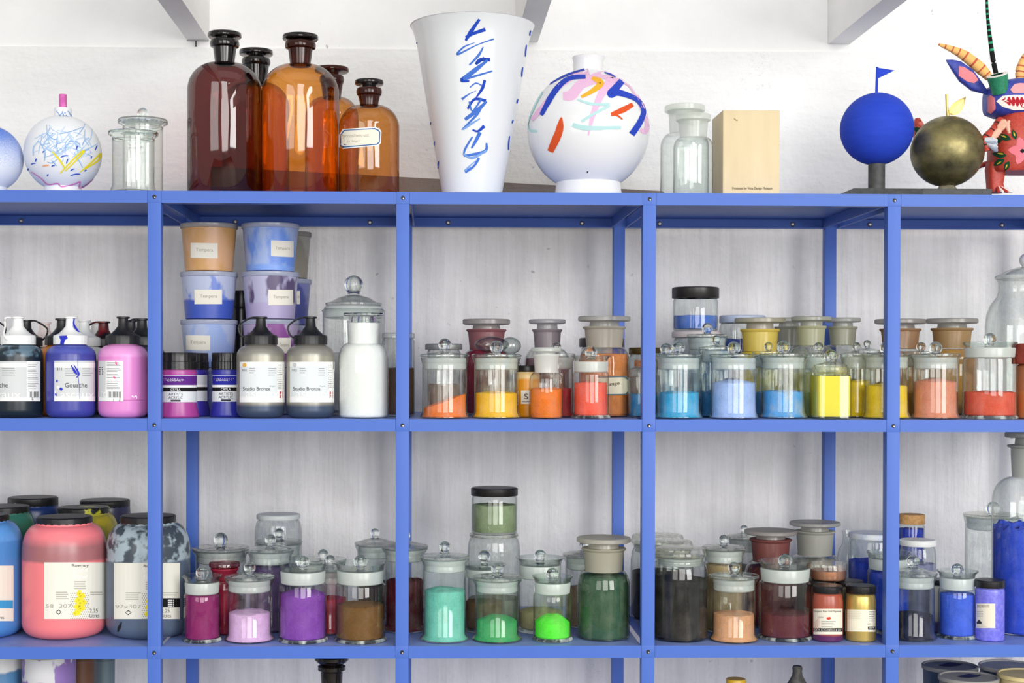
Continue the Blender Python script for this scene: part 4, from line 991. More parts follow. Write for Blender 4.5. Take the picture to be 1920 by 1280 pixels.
stack(537, .366, [(tubmat('#8f88aa', '#6a6090'), 'tempera tub at the bottom of the rear stack, hidden by metallic bottles', None, PT),
    (tubmat('#a894ba', '#80588f'), 'violet tempera tub low in the rear stack, right of the stained purple tub', None, PT),
    (tubmat('#7a80b4', '#4c5396'), 'dark blue violet tempera tub in the rear stack, mostly hidden', (556, 545, 562, 570, 0), PT),
    (tubmat('#a3a198', '#8f8a7c'), 'greyish translucent tempera tub on top of the rear stack', None, '#b5b3ac')], 94, 78, 1, [(694, 775), (611, 694), (524, 605), (436, 520)])
screw_jar(453, 546, 575, 34, 34, .352, None, 0, 'narrow black bottle squeezed between the two tub stacks', GJ, 1, opaque=plain('#19181b', .3), name='paint_bottle')
# white powder bottle and clear apothecary jars
reagent(682, 588, 601, 642, 77, 64, 95, .06, '#f4f4f2', 606, 'clear bottle filled to the neck with white powder', GJ, 1, '#eeefec', '#d8ddd8', .10, wn=60, discmat=SG, thick=6, shoulder=.30, fillneck=True, neckclear=.6, tint=glass('#f6f6f4', .05, '#d5d9d6'), necktint=glass('#f6f6f4', .05, '#c5cbc8'))
apothecary(663, 516, 573, 116, 106, .215, '#e9e9e8', 662, 'large clear knobbed jar with white powder, behind the white powder bottle', GJ, 1, dust=.10, knobw=.30, lidtint=glass('#dfe3e1', .06, '#5f6b68'))
screw_jar(747, 625, 634, 62, 62, .165, '#5a463c', 690, 'jar of brown powder with glass lid, half behind the second post', GJ, 1, capm=glass('#c9ccc8', .2, '#555f5c'), dust=.15)
# bay of oranges and reds
apothecary(834, 634, 669, 84, 93, .055, '#ee7a2c', 751, 'knobbed jar with a slope of orange powder, first on the left of the warm colours', GJ, 1, tilt=.013, dust=.12, film='#d9cfc8')
apothecary(931, 638, 669, 83, 94, .058, '#f9bb1e', 736, 'knobbed jar half full of bright yellow ochre powder', GJ, 1, dust=.14, film='#ead9a8')
screw_jar(832, 645, 655, 70, 62, .15, '#8d6a55', 720, 'jar with flat silver metal lid, behind the orange powder slope', GJ, 1, capm=plain('#a7a9aa', .4, .5, .7), dust=.2)
reagent(912, 600, 617, 655, 89, 76, 90, .272, '#8c2438', 652, 'crimson powder bottle with flat glass stopper, at the back', GJ, 1, '#a86a70', '#8d807b', .25, thick=10, neckclear=.15, film='#9c4a55')
def globe_jar(cx, yt, yb, wk, wb, Y, label):
    k = mpp(cx, yt, Y); px = k; loc = place(cx, 1, Y, wb / 2 * k, py=yt); z = loc.z; zt = at(cx, yt, Y).z - z; zb = at(cx, yb, Y).z - z; R = wb / 2 * k
    root = thing('glass_jar', loc, label, 'jar', GJ)
    mk('jar_body', lathe(B(), [(0, .001), (R * .95, .0005), (R, .004), (R, zb - 20 * px), (R * .8, zb - 10 * px), (R * .55, zb - 4 * px), (R * .55, zb - 1 * px)]), glass('#d9d4cf', .15), root)
    h = (zt - zb) / 2; mk('stopper', lathe(B(), [(0, zb - 10 * px), (R * .48, zb - 10 * px), (R * .5, zb)] + arc(0, zb + h, wk / 2 * k, h, -65, 90, 12)[:-1] + [(0, zt)], 36), tinted('#e9eeec', '#6f7b78', .09), root)
globe_jar(922, 630, 661, 64, 50, .135, 'clear jar with large oval blown stopper, just behind the yellow ochre jar')
globe_jar(957, 632, 664, 40, 40, .198, 'clear jar with smaller oval blown stopper, overlapping the larger oval stopper')
reagent(1026, 600, 617, 652, 69, 57, 84, .245, '#8d7078', 672, 'greyish mauve bottle with flat stopper, at the back in the middle', GJ, 1, '#a79ca2', '#a8a5a8', .3, thick=8, film='#a08a90')
reagent(1024, 652, 664, 697, 56, 50, 63, .045, '#ef7a24', 729, 'small reagent bottle of orange powder with white ground neck', GJ, 1, '#eef0ec', '#e2e6e0', .12, wn=44, discmat=frosted('#e8ece6', .35), thick=8, shoulder=.30, film='#e0b596')
r, s_, l = screw_jar(989, 685, 697, 42, 46, .100, None, 0, 'small amber yellow jar with black lid and S label', GJ, 1, opaque=liquid('#d98e12', '#e3c388', lz(708, .1), .25), ysh=706)
d = Decal(s_, l); d.rect(977, 732, 1003, 757, ink('#e9e6da')); d.text('S', 983, 748, 7, 10, ink('#1e1c1a')); d.rect(979, 752, 1001, 753.5, mid, .0008); d.build('label', r)
apothecary(1043, 641, 668, 62, 70, .128, '#c81b26', 728, 'knobbed jar of pure red powder, behind the coral jar', GJ, 1, dust=.15, film='#c98f8c')
weighing(1108, 648, 666, 697, 68, 75, .05, '#f9604a', 717, 'straight jar of coral red powder with ground glass collar', GJ, 1, dust=.15, film='#f0a598')
r = reagent(1133, 595, 612, 650, 98, 81, 94, .152, '#de8a4c', 664, 'large bottle of orange brown powder with flat stopper and bordered paper label', GJ, 1, '#cfc9bb', '#b9b6ab', .2, thick=9, film='#d9a47e')
k = mpp(1133, 720, .152); src = lathe(B(), [(47 * k, 0), (47 * k, .2)], 48); d = Decal(src, r.location)
oc = [(1120, 706), (1172, 705), (1178, 710), (1178.4, 734), (1173, 740), (1120, 741)]
d.poly(oc, ink('#e6dfc6'), .0006); 
for a, b in zip(oc, oc[1:]): d.stroke([(a[0] * .97 + 1140 * .03, a[1] * .94 + 723 * .06), (b[0] * .97 + 1140 * .03, b[1] * .94 + 723 * .06)], [1.6, 1.6], ink('#2f6278'), .0010, 8)
d.text('Orange', 1128, 727, 33, 9, ink('#4a3c28'), .0012, -4); d.build('label', r, 'cream paper label with dark teal border')
screw_jar(1128, 634, 650, 84, 78, .292, '#9a6a58', 690, 'dark lidded jar at the back, hidden by the large orange bottle', GJ, 1, cap='#4a4744')
screw_jar(1209, 652, 664, 60, 58, .252, '#b9a79a', 705, 'jar with gold metal lid, straddling the view of the third post', GJ, 1, capm=plain('#7d6a3e', .35, .5, .8), dust=.3)
r, s_, l = screw_jar(1203, 675, 687, 27, 50, .108, '#2f7fb2', 738, 'little cork-stoppered bottle of blue powder, half behind the third post', GJ, 1, capm=mottled('#8a5a3c', '#a87650', 200.0, .8), capname='cork', wn=24, ysh=700, dust=.3, film='#a89a94', name='reagent_bottle')
# bay of blues and yellows
apothecary(1272, 639, 669, 81, 92, .058, '#3aa6d6', 735, 'knobbed jar of cyan powder, first right of the third post', GJ, 1, tilt=.001, dust=.15, film='#bfe0ea')
apothecary(1376, 640, 669, 84, 92, .052, '#a3bdf2', 716, 'knobbed jar of pale periwinkle powder', GJ, 1, dust=.2, film='#ccd9f2', mound=.006)
apothecary(1469, 638, 668, 80, 91, .078, '#58a5e6', 733, 'knobbed jar of sky blue powder streaked above its fill, right of the periwinkle jar', GJ, 1, dust=.3, film='#c9cdb8')
apothecary(1249, 643, 667, 76, 84, .147, '#4a96b8', 740, 'knobbed jar just behind the cyan jar, mostly hidden', GJ, 1, dust=.25)
apothecary(1326, 605, 632, 70, 76, .205, '#2878b8', 735, 'taller knobbed jar of deep blue powder, between the cyan and periwinkle jars', GJ, 1, dust=.2, film='#8fb8d8')
apothecary(1343, 628, 656, 58, 66, .130, '#3b7fb8', 735, 'narrow knobbed jar directly behind the periwinkle jar', GJ, 1, dust=.25)
r, s_, l = screw_jar(1306, 622, 632, 92, 86, .292, '#7b93b4', 700, 'jar with pale flat lid that carries the black lidded blue jar', GJ, 1, capm=plain('#cfc6c8', .4), dust=.2)
z1 = at(1306, 622, .292 + 46 * mpp(1306, 627, .292)).z
screw_jar(1304, 541, 557, 88, 84, .285, '#4a74cc', 592, 'black lidded straight jar a third full of blue powder, standing on another jar', GJ, 1, z0=z1 + .0004, cap='#221f1e', dust=.12, film='#aab4c4', wn=80)
screw_jar(1392, 593, 604, 86, 86, .318, '#3a55b0', 636, 'jar of deep blue powder with pale blue flat lid, behind the yellow bottle', GJ, 1, capm=plain('#b9c5dc', .4), ysh=622, wn=78, dust=.15, film='#8a94b0')
reagent(1425, 598, 617, 657, 94, 74, 92, .226, '#f0d040', 660, 'yellow powder bottle with flat stopper, tallest behind the blue jars', GJ, 1, '#ecd56a', '#b5ac8a', .2, thick=9, neckclear=.0, film='#e6d58a', fillneck=False)
apothecary(1441, 641, 664, 54, 60, .146, '#5b8fc4', 735, 'slim knobbed jar squeezed behind the periwinkle and sky blue jars', GJ, 1, dust=.25)
reagent(1521, 595, 611, 646, 74, 57, 86, .25, '#d9d48c', 700, 'bottle with pale yellow frosted neck and flat stopper, left of the rear post', GJ, 1, '#d3d3b0', '#bdbda6', .3, thick=8, film='#cfcfae')
reagent(1479, 597, 612, 646, 70, 54, 80, .345, '#b5b29a', 700, 'grey frosted bottle at the back, between the two yellow necked bottles', GJ, 1, '#b9b9ae', '#b0b0a4', .3, thick=8, film='#b5b5a8')
reagent(1580, 597, 612, 645, 66, 55, 84, .322, '#b9b79a', 690, 'bottle with olive grey frosted neck and flat stopper, right of the rear post', GJ, 1, '#c2c2ac', '#a9aaa0', .3, thick=8, film='#bdbda6')
# square jar of lemon yellow
k = mpp(1557, 740, .05); px = k; loc = place(1557, 1, .05, 34 * k, py=740); z = loc.z; g = lambda y: at(1557, y, .05).z - z
root = thing('glass_jar', loc, 'square glass jar packed with lemon yellow powder and a ball stopper', 'jar', GJ)
def rounded(bm, hw, prof, n=8, ex=7.0):
    rows = []
    for w, zz in prof:
        ring = []
        for i in range(48):
            a = 2 * PI * i / 48; ca, sa = math.cos(a), math.sin(a); e = 2 / ex
            ring.append(bm.verts.new((math.copysign(abs(ca) ** e, ca) * w, math.copysign(abs(sa) ** e, sa) * w, zz)))
        rows.append(ring)
    for a, b in zip(rows, rows[1:]):
        for i in range(48): bm.faces.new((a[i], a[(i + 1) % 48], b[(i + 1) % 48], b[i]))
    bm.faces.new(rows[0][::-1])
    return rows
bm = B(); rows = rounded(bm, 0, [(30 * px, .0004), (33.5 * px, 2 * px), (33.5 * px, g(704)), (31.5 * px, g(702.5))]); top = rows[-1]
mk('jar_body', bm, glass('#f0f0d8', .0, '#96a090'), root)
bm = B(); rows = rounded(bm, 0, [(30 * px, 5 * px), (31.2 * px, 8 * px), (31.2 * px, g(704.5))]); bm.faces.new(rows[-1]); mk('pigment', bm, pigment('#f3e24e', .3), root)
mk('neck', lathe(B(), [(31 * px, g(702.5)), (31 * px, g(700)), (33 * px, g(696)), (33.5 * px, g(690)), (32 * px, g(687)), (22 * px, g(686.5))]), glass('#eee9a8', .2, '#8f9670'), root)
st = mk('stopper', lathe(B(), [(0, g(701)), (17 * px, g(701)), (25 * px, g(697)), (30 * px, g(687)), (31 * px, g(684)), (20 * px, g(681)), (9 * px, g(678)), (0, g(677))]), glass('#f0eccf', .25, '#98a08a'), root)
mk('knob', knob(B(), g(678), g(655), 12 * px, 9 * px), SG, st, smooth=60)
apothecary(1535, 641, 668, 62, 70, .137, '#b9cc86', 735, 'knobbed jar of pale yellow green powder, behind the square yellow jar', GJ, 1, dust=.2, film='#d5dfb2')
apothecary(1606, 641, 667, 54, 60, .132, '#f2cb08', 715, 'narrow knobbed jar of strong yellow powder, right of the square jar', GJ, 1, dust=.18, tilt=.002, film='#d9cc9c')
apothecary(1626, 637, 662, 48, 54, .196, '#e0b030', 730, 'slim knobbed jar at the back, behind the strong yellow jar', GJ, 1, dust=.2)
apothecary(1662, 640, 667, 81, 91, .069, '#f5cc2c', 722, 'knobbed jar of golden yellow powder, cut by the fourth post', GJ, 1, dust=.15, film='#e6dcb4')
reagent(1688, 600, 616, 652, 94, 77, 92, .237, '#c08a58', 660, 'ochre brown bottle with flat stopper, behind the fourth post', GJ, 1, '#b08c6a', '#8a7f74', .2, thick=9, neckclear=.0, film='#b89878')
# bay of corals
reagent(1785, 599, 615, 651, 94, 78, 94, .222, '#c29148', 656, 'ochre bottle with flat grey stopper, fully in view right of the fourth post', GJ, 1, '#b8986a', '#8f887c', .2, thick=9, neckclear=.0, film='#b89a70')
apothecary(1754, 640, 668, 81, 91, .060, '#dc8a6c', 714, 'knobbed jar of salmon pink powder, right of the fourth post', GJ, 1, dust=.15, film='#dcc4b4', mound=.005)
apothecary(1727, 641, 664, 60, 66, .147, '#d0924a', 735, 'knobbed jar of ochre powder, peeping out behind the salmon jar', GJ, 1, dust=.2)
weighing(1856, 624, 641, 670, 98, 99, .066, '#dc5a42', 734, 'wide straight jar of brick red powder with ground collar', GJ, 1, dust=.12, knobw=.24, film='#d9a08c')
r, s_, l = screw_jar(1953, 645, 682, 106, 90, .07, None, 0, 'ochre jar tied with a rust red cover, cut by the right border', GJ, 1, opaque=liquid('#c47a45', '#b5704a', .05, .3), capm=mottled('#8a3428', '#9e4434', 60.0, .8), capname='cover')
# big clear jar in the corner
k = mpp(1924, 560, .27); px = k; loc = place(1924, 1, .27, 73 * k, py=560); z = loc.z; g = lambda y: at(1924, y, .27).z - z; R = 73 * k
root = thing('glass_jar', loc, 'very large empty clear jar with domed lid, at the right border of the middle shelf', 'jar', GJ)
mk('jar_body', lathe(B(), [(0, .001), (R * .95, .0004), (R, .005), (R, g(610)), (R * .97, g(590)), (R * .88, g(572)), (R * .72, g(556)), (R * .68, g(545)), (R * .68, g(530)), (R * .72, g(524)), (R * .60, g(523))], 56), glass('#e3e6e0', .14, '#6e7a70'), root)
ld = mk('lid', lathe(B(), [(0, g(524)), (R * .74, g(523.5)), (R * .78, g(520)), (R * .76, g(517)), (R * .5, g(508)), (R * .2, g(501)), (0, g(500))], 48), glass('#dfe3dc', .2, '#626c64'), root)
mk('knob', knob(B(), g(501), g(475), 13 * px, 8 * px), plain('#e9ebe8', .15), ld, smooth=60)

# ================================================================== lower shelf
GR = 'large screw top paint jars on the lower shelf'
GP = 'pigment jars on the lower shelf'
zl2 = lambda y, Y: at(120, y, Y).z - TOPZ[2]
def rowney(cx, yt, yc, wc, wb, Y, mat, label, capm, ysh=None):
    return screw_jar(cx, yt, yc, wc, wb, Y, None, 0, label, GR, 2, capm=capm, wn=wc * 1.0, ysh=ysh or yc + 46 * (wb / 155), opaque=mat, bot=26 * wb / 155, name='paint_jar', ribs=24)
kc = plain('#19191b', .4)
def rowlabel(d, x0, x1, y0, y1, sub, tag_, cut=None):
    wht_ = ink('#e6e4d8'); d.rect(x0, y0, x1, y1, wht_, .0005, nx=30, ny=8)
    W = x1 - x0; mx = x0 + W * .45
    d.text('Rowney', mx, y0 + 9.5, 31, 6.5, dkt)
    lt = ink('#f6f5ee'); d.text('cryla', mx, y0 + 19, 30, 8, lt); d.text('flow', mx, y0 + 31, 29, 10, lt)
    d.lines(mx + 4, y0 + 35, mx + 26, 4, 4.2, ink('#b9b7ac'), 2.2, .1); d.lines(x0 + 22, y0 + 55, mx - 4, 4, 4, ink('#b5b3a8'), 2, .2); d.lines(mx + 34, y0 + 55, x1 - 2, 2, 4, ink('#b5b3a8'), 2, .2)
    for j in range(13):
        for i in range(9): d.rect(mx - 3 + i * 3.9 + (j % 2) * 1.9, y0 + 57 + j * 3.9, mx - 1.4 + i * 3.9 + (j % 2) * 1.9, y0 + 58.6 + j * 3.9, ink('#8b897c'), .0007, nx=1, ny=1)
    ye_ = ink('#ecdb38'); d.stroke([(mx + 16, y0 + 52), (mx + 12, y0 + 60), (mx + 22, y0 + 62), (mx + 8, y0 + 72), (mx + 24, y0 + 74), (mx + 6, y0 + 84), (mx + 22, y0 + 84), (mx + 4, y0 + 96), (mx + 16, y0 + 96)], [5, 7, 7, 8, 8, 8, 8, 7, 4], ye_, .0010, 5)
    d.text(sub, x0 + 3, y0 + 85, 48, 7, ink('#a7a598'))
    dm = [(x0 + 27, y0 + 88), (x0 + 33, y0 + 93), (x0 + 27, y0 + 98), (x0 + 21, y0 + 93)]; d.poly(dm, dkt, .0008); d.poly(inset(dm, 9), wht_, .001)
    d.text('2.25', mx + 33, y1 - 12, 15, 7, dkt); d.text('Litres', mx + 33, y1 - 3, 18, 7, dkt)
    if tag_: d.rect(mx + 32, y0 + 66, x1, y0 + 83, tag_, .0008); [d.rect(mx + 45, y0 + 69 + q * 3.6, mx + 56, y0 + 70.6 + q * 3.6, white, .0010, nx=1) for q in range(4)]
r, s_, l = rowney(121, 962, 986, 103, 155, .115, banded('#ee7f84', '#a4686c', '#ee8088', zl2(1046, .115), zl2(1006, .115)), 'big pink paint jar with black lid and white label, front row', kc)
d = Decal(s_, l); rowlabel(d, 83, 198, 1054, 1160, '58  307', None); d.rect(186, 1064, 196, 1066, ink('#e6e4d8')); d.build('label', r)
r, s_, l = rowney(278, 960, 985, 103, 155, .118, liquid('#56657a', '#a3b3bc', zl2(1046, .118), .3, '#434c56'), 'big slate grey paint jar with white smears, behind the first post', kc)
d = Decal(s_, l); rowlabel(d, 214, 337, 1055, 1160, '97x307', ink('#1c1b1c')); d.stroke([(228, 1166), (224, 1176), (221, 1184)], [2, 6, 2], ink('#20242a')); d.build('label', r)
r, s_, l = rowney(-36, 959, 982, 103, 155, .115, liquid('#4a84c6', '#5a90cc', zl2(1010, .115), .3, '#5c97da'), 'big sky blue paint jar, cut by the left border', mottled('#19191b', '#c9cdd0', 60.0, .4, .62, .66))
d = Decal(s_, l); d.rect(-70, 1060, 25, 1164, ink('#e3ddd0'), .0005); d.rect(-20, 1125, 24, 1140, ink('#3f93c8'), .0008); d.lines(-2, 1127, 22, 4, 3.4, white, 1.4); d.text('Litres', -10, 1160, 17, 6, dkt); d.build('label', r)
rowney(5, 943, 966, 98, 118, .252, plain('#3c7a68', .3), 'green paint jar with black lid, behind the sky blue jar', kc)
rowney(62, 927, 952, 92, 104, .362, plain('#22386e', .3), 'navy blue paint jar with black lid, rearmost left of the yellow jar', mottled('#19191b', '#d8dbe0', 50.0, .4, .68, .7))
rowney(157, 945, 967, 95, 128, .255, liquid('#b59a2c', '#a8a03c', .05, .3, '#c2b034'), 'mustard yellow paint jar with paint-spattered black lid', mottled('#1b1b1a', '#b4b428', 40.0, .4, .56, .60))
rowney(197, 932, 954, 92, 94, .362, plain('#2a2c48', .3), 'dark indigo paint jar with black lid, rearmost behind the mustard jar', kc)
# violets
weighing(379, 1062, 1078, 1111, 69, 76, .055, '#8c1a62', 1114, 'straight jar of dark magenta powder, beside the slate grey jar', GP, 2, dust=.06, film='#a85a90')
apothecary(468, 1053, 1084, 82, 94, .06, '#dfb4e2', 1146, 'knobbed jar of pale lilac pink powder', GP, 2, dust=.12, film='#cdb6cc')
weighing(568, 1041, 1056, 1092, 90, 91, .055, '#8544ac', 1110, 'wide straight jar full of vivid purple powder', GP, 2, dust=.06, knobw=.27, film='#b98ac8', mound=.009)
weighing(676, 1040, 1054, 1092, 94, 96, .055, '#765228', 1131, 'wide straight jar of brown ochre powder, last before the second post', GP, 2, dust=.08, knobw=.27, mound=.004)
reagent(421, 1050, 1064, 1084, 58, 52, 58, .128, '#9c1236', 1078, 'crimson red bottle with ball stopper, between the magenta and lilac jars', GP, 2, '#b02c48', '#c87a90', .2, tint=None, thick=12, neckclear=.1, discmat=tinted('#f0a8b8', '#8a2a44'), film='#b84a60')
b_ = bpy.data.objects.get('reagent_bottle')
apothecary(414, 998, 1030, 94, 109, .232, '#4a4248', 1120, 'large dusty grey knobbed jar, at the back left of the violets', GP, 2, dust=.25, film='#8f8d8c', lidtint=glass('#a9a8a2', .4, '#4f5652'), knobw=.24)
apothecary(507, 1001, 1032, 76, 89, .165, '#55426e', 1062, 'knobbed jar of dark violet powder, behind the lilac jar', GP, 2, dust=.2, film='#8d84a0')
apothecary(523, 990, 1018, 78, 88, .257, '#6a6478', 1110, 'knobbed jar between the dark violet jar and the white lidded jar', GP, 2, dust=.2, film='#9a98a4', lidtint=glass('#c4c6c8', .15, '#3f4648'))
screw_jar(522, 959, 976, 82, 88, .348, '#5a6088', 1060, 'tall white lidded jar with bluish film, rearmost among the violets', GP, 2, capm=plain('#cdd3d2', .4), ysh=1000, wn=72, dust=.25, film='#8a8fb0')
apothecary(619, 1040, 1068, 66, 78, .137, '#b8263e', 1120, 'knobbed jar of raspberry red powder, between the purple and brown jars', GP, 2, dust=.22, film='#d090a0')
apothecary(606, 1029, 1052, 78, 88, .225, '#9c3a50', 1120, 'grey domed jar behind the raspberry red jar', GP, 2, dust=.2, film='#b8a4a8')
apothecary(703, 990, 1021, 66, 76, .285, '#3a3538', 1090, 'knobbed dark jar at the back, left of the second post', GP, 2, dust=.2, film='#8c8a88', lidtint=glass('#a5a59f', .3, '#4a504c'))
apothecary(759, 993, 1027, 74, 88, .157, '#55131c', 1086, 'knobbed jar of dark maroon powder, split by the second post', GP, 2, dust=.2, film='#8a7e7c', lidtint=glass('#b3b3ac', .3, '#4a504c'))
# greens
apothecary(834, 1014, 1046, 80, 93, .06, '#72c8b4', 1104, 'tall knobbed jar of mint turquoise powder', GP, 2, dust=.08, film='#bcd8cc', mound=.006)
apothecary(932, 1055, 1085, 81, 95, .058, '#3aa862', 1160, 'knobbed jar of mid green powder in a low mound', GP, 2, dust=.12, film='#9aa88c', mound=.012)
weighing(1036, 1064, 1079, 1111, 72, 77, .056, '#58f03a', 1160, 'small straight jar with a bright lime green mound', GP, 2, dust=.1, mound=.014, film='#b4c888')
reagent(1132, 1001, 1026, 1068, 101, 84, 98, .078, '#38583f', 1078, 'large bottle of dark green powder with dusty flat stopper', GP, 2, '#c6c2ae', '#c9c2ac', .2, thick=13, neckclear=.1, film='#8a9a80')
k_ = mpp(926, 1005, .25)
r = screw_jar(926, 994, 1010, 92, 98, .25, '#a9a79c', 1120, 'clear shouldered jar that carries the black lidded sage jar', GP, 2, capm=glass('#c2c0a8', .3, '#6a6a50'), ysh=1032, wn=84, dust=.2, film='#a7a7a0', capname='glass_lid')[0]
z1 = at(926, 994, .25 + 46 * k_).z
screw_jar(927, 910, 932, 88, 86, .246, '#8d9c78', 945, 'black lidded jar of sage green powder, standing on a clear jar', GP, 2, z0=z1 + .0004, cap='#191716', dust=.06, film='#8d9c78', wn=82)
weighing(908, 1031, 1056, 1081, 76, 82, .152, '#6a5238', 1125, 'straight jar of brown powder, behind the mid green jar', GP, 2, dust=.12, knobw=.28)
weighing(1013, 1030, 1044, 1082, 84, 93, .147, '#a39a74', 1142, 'wide straight jar with sand coloured powder, behind the lime green jar', GP, 2, dust=.12, mound=.006, knobw=.25)
apothecary(1096, 1012, 1042, 72, 82, .203, '#8a7260', 1100, 'dusty knobbed jar of light brown powder, behind the dark green bottle', GP, 2, dust=.3, film='#a8a096', lidtint=glass('#b0ada4', .5, '#666a62'))
# earths and blacks
def seal_jar(cx, yt, yb, ysh, wl, wb, Y, col, yf, label):
    k = mpp(cx, yb, Y); px = k; R = wb / 2 * k; RL = wl / 2 * k; loc = place(cx, 2, Y, R, py=yb); z = loc.z
    g = lambda y: at(cx, y, Y).z - z
    root = thing('glass_jar', loc, label, 'jar', GP); RN = RL * .88
    lim = g(ysh)
    mk('jar_body', lathe(B(), [(0, .001), (R * .93, .0004), (R, .004), (R, lim)] + arc(RN, lim, R - RN, g(yb + 8) - lim, 10, 85, 6) + [(RN, g(yb + 4)), (RN * 1.03, g(yb + 1))], 48), glass('#8d8478', .10, '#5c6460'), root)
    mk('seal_ring', lathe(B(), [(RN * .9, g(yb)), (RN * .97, g(yb + 1)), (RN * .97, g(yb + 5)), (RN * .93, g(yb + 6)), (RN * .96, g(yb + 8)), (RN * .95, g(yb + 13)), (RN * .85, g(yb + 14))]), frosted('#d5dcd6', .2), root)
    zt = at(cx, yt, Y + RL).z - z
    mk('lid', lathe(B(), [(0, g(yb) + .0004), (RL * .9, g(yb) + .0004), (RL * .98, g(yb - 3)), (RL, g(yb - 7)), (RL * .97, g(yb - 11)), (RL * .93, zt - .001), (RL * .8, zt), (0, zt)], 48), glass('#b9b7a4', .35, '#777a58'), root)
    RI = R - 2 * px
    mk('pigment', fill_mesh([(RI * .94, 3 * px), (RI, 7 * px)], RI, min(g(yf), lim), 0, .002), pigment(col), root)
seal_jar(1275, 1020, 1044, 1084, 98, 105, .07, '#262524', 1072, 'black powder jar with thick glass lid, front row right of the third post')
seal_jar(1251, 1007, 1030, 1072, 98, 98, .175, '#222121', 1080, 'black powder jar directly behind the front black powder jar')
seal_jar(1233, 996, 1020, 1062, 100, 100, .287, '#1c1b1c', 1070, 'rearmost black powder jar, seen either side of the third post')
apothecary(1376, 1053, 1082, 80, 93, .052, '#dba074', 1148, 'knobbed jar of pale apricot tan powder', GP, 2, dust=.15, film='#c0ad9a', tilt=0)
apothecary(1357, 1002, 1029, 72, 82, .152, '#a8906a', 1056, 'knobbed jar of beige powder, behind the apricot tan jar', GP, 2, dust=.15, film='#b5aa94', lidtint=glass('#b5b2a6', .4, '#666a62'))
apothecary(1395, 984, 1009, 56, 64, .312, '#8a8a86', 1060, 'small grey knobbed jar at the back, left of the maroon bottle', GP, 2, dust=.4, film='#a0a09c', lidtint=glass('#a8a8a2', .5, '#666a62'))
reagent(1445, 988, 1009, 1050, 98, 79, 98, .202, '#5a2026', 1062, 'maroon bottle with flat dusty stopper and reddish neck', GP, 2, '#8c5450', '#9a8f86', .2, thick=11, neckclear=.0, film='#7a4444')
reagent(1528, 973, 994, 1038, 94, 76, 94, .27, '#bdbab0', 1050, 'light grey powder bottle with flat stopper, tallest of the earth colours', GP, 2, '#bcbcb2', '#a9a79e', .35, thick=10, neckclear=.0, film='#bcbab2')
weighing(1472, 1038, 1050, 1088, 97, 100, .07, '#5e2630', 1147, 'wide straight jar of dark oxblood powder, left of the two labelled jars', GP, 2, dust=.08, knobw=.25, film='#8a6460')
r, s_, l = screw_jar(1552, 1092, 1114, 55, 56, .05, None, 0, 'small black capped jar of rust red pigment with printed label', GP, 2, opaque=liquid('#5a2a58', '#a4523f', .012, .25), ysh=1136, wn=48, ribs=24)
d = Decal(s_, l); d.rect(1525.5, 1141, 1579, 1189, ink('#e8e2d0')); d.text('Organic Ron Doll Pigment', 1527, 1148, 50, 4.5, dkt); d.poly([(1550, 1157), (1557, 1156), (1557.5, 1160), (1554, 1162), (1550, 1160)], ink('#cf4a40'), .0008); d.lines(1540, 1164, 1568, 5, 3.3, mid, .9); d.lines(1534, 1156, 1546, 1, 3, mid, .9)
for i in range(5): d.stroke([(1527, 1168 + 4 * i), (1537, 1158 + 4 * i)], 1, ink('#e0a8a0'), .0008)
d.rect(1526, 1177, 1579, 1183.5, ink('#1c1b1c'), .0007); d.text('DR.FR.SCHOENFELD & CO', 1528, 1182.2, 48, 4, ink('#d8d4c6'), .0011); d.build('label', r)
r, s_, l = screw_jar(1614, 1092, 1115, 55, 56, .05, None, 0, 'small black capped jar of gold bronze powder with cream label', GP, 2, opaque=NT('gold_powder').prin({'Base Color': rgba('#c9ae62'), 'Metallic': .6, 'Roughness': .3}), ysh=1136, wn=48, ribs=24)
d = Decal(s_, l); d.rect(1585.5, 1142, 1641, 1183, ink('#ece6cf'), skew=1); d.lines(1590, 1145, 1615, 8, 2, ink('#cfcabb'), .7, .1); d.lines(1629, 1146, 1640, 2, 4, dkt, 1.6, .05); d.lines(1629, 1155, 1640, 4, 3.2, mid, 1, .3); d.text('425', 1626, 1171, 6, 3.4, mid); d.rect(1627, 1174, 1640.5, 1180, dkt, .0007); d.text('JESMI', 1628.5, 1178.6, 10, 3.4, cream, .0010); d.build('label', r)
screw_jar(1538, 1083, 1100, 52, 52, .117, None, 0, 'black capped jar under the copper dish, behind the rust red jar', GP, 2, opaque=plain('#6a3a34', .3), ysh=1125, wn=46)
screw_jar(1592, 1083, 1100, 52, 52, .117, None, 0, 'black capped jar under the copper dish, behind the gold bronze jar', GP, 2, opaque=mottled('#5a5348', '#8d8468', 40.0, .3), ysh=1125, wn=46)
z1 = at(1538, 1083, .117 + 26 * mpp(1538, 1090, .117)).z
k = mpp(1553, 1066, .117); loc = Vector((at(1553, 1066, .117).x, .117, z1 + .0005)); R = 33.5 * k; h = at(1553, 1055, .117).z - loc.z
root = thing('pigment_dish', loc, 'flat clear round box of copper powder, lying across two black caps', 'dish', GP)
mk('dish_body', lathe(B(), [(0, .001), (R * .93, .0005), (R * .97, .003), (R, .004), (R, h * .62), (R * .96, h * .64)], 44), glass('#d8b8a4', .12, '#7d6a60'), root)
mk('lid', lathe(B(), [(R * 1.01, h * .60), (R * 1.03, h * .62), (R * 1.03, h * .95), (R * 1.0, h), (0, h)], 44), glass('#e8d8cc', .25, '#98867c'), root)
mk('pigment', lathe(B(), [(0, .0015), (R * .92, .0015), (R * .95, .004), (R * .95, h * .58), (0, h * .60)], 40), NT('copper_powder').prin({'Base Color': rgba('#b87c5c'), 'Metallic': .5, 'Roughness': .4}), root)
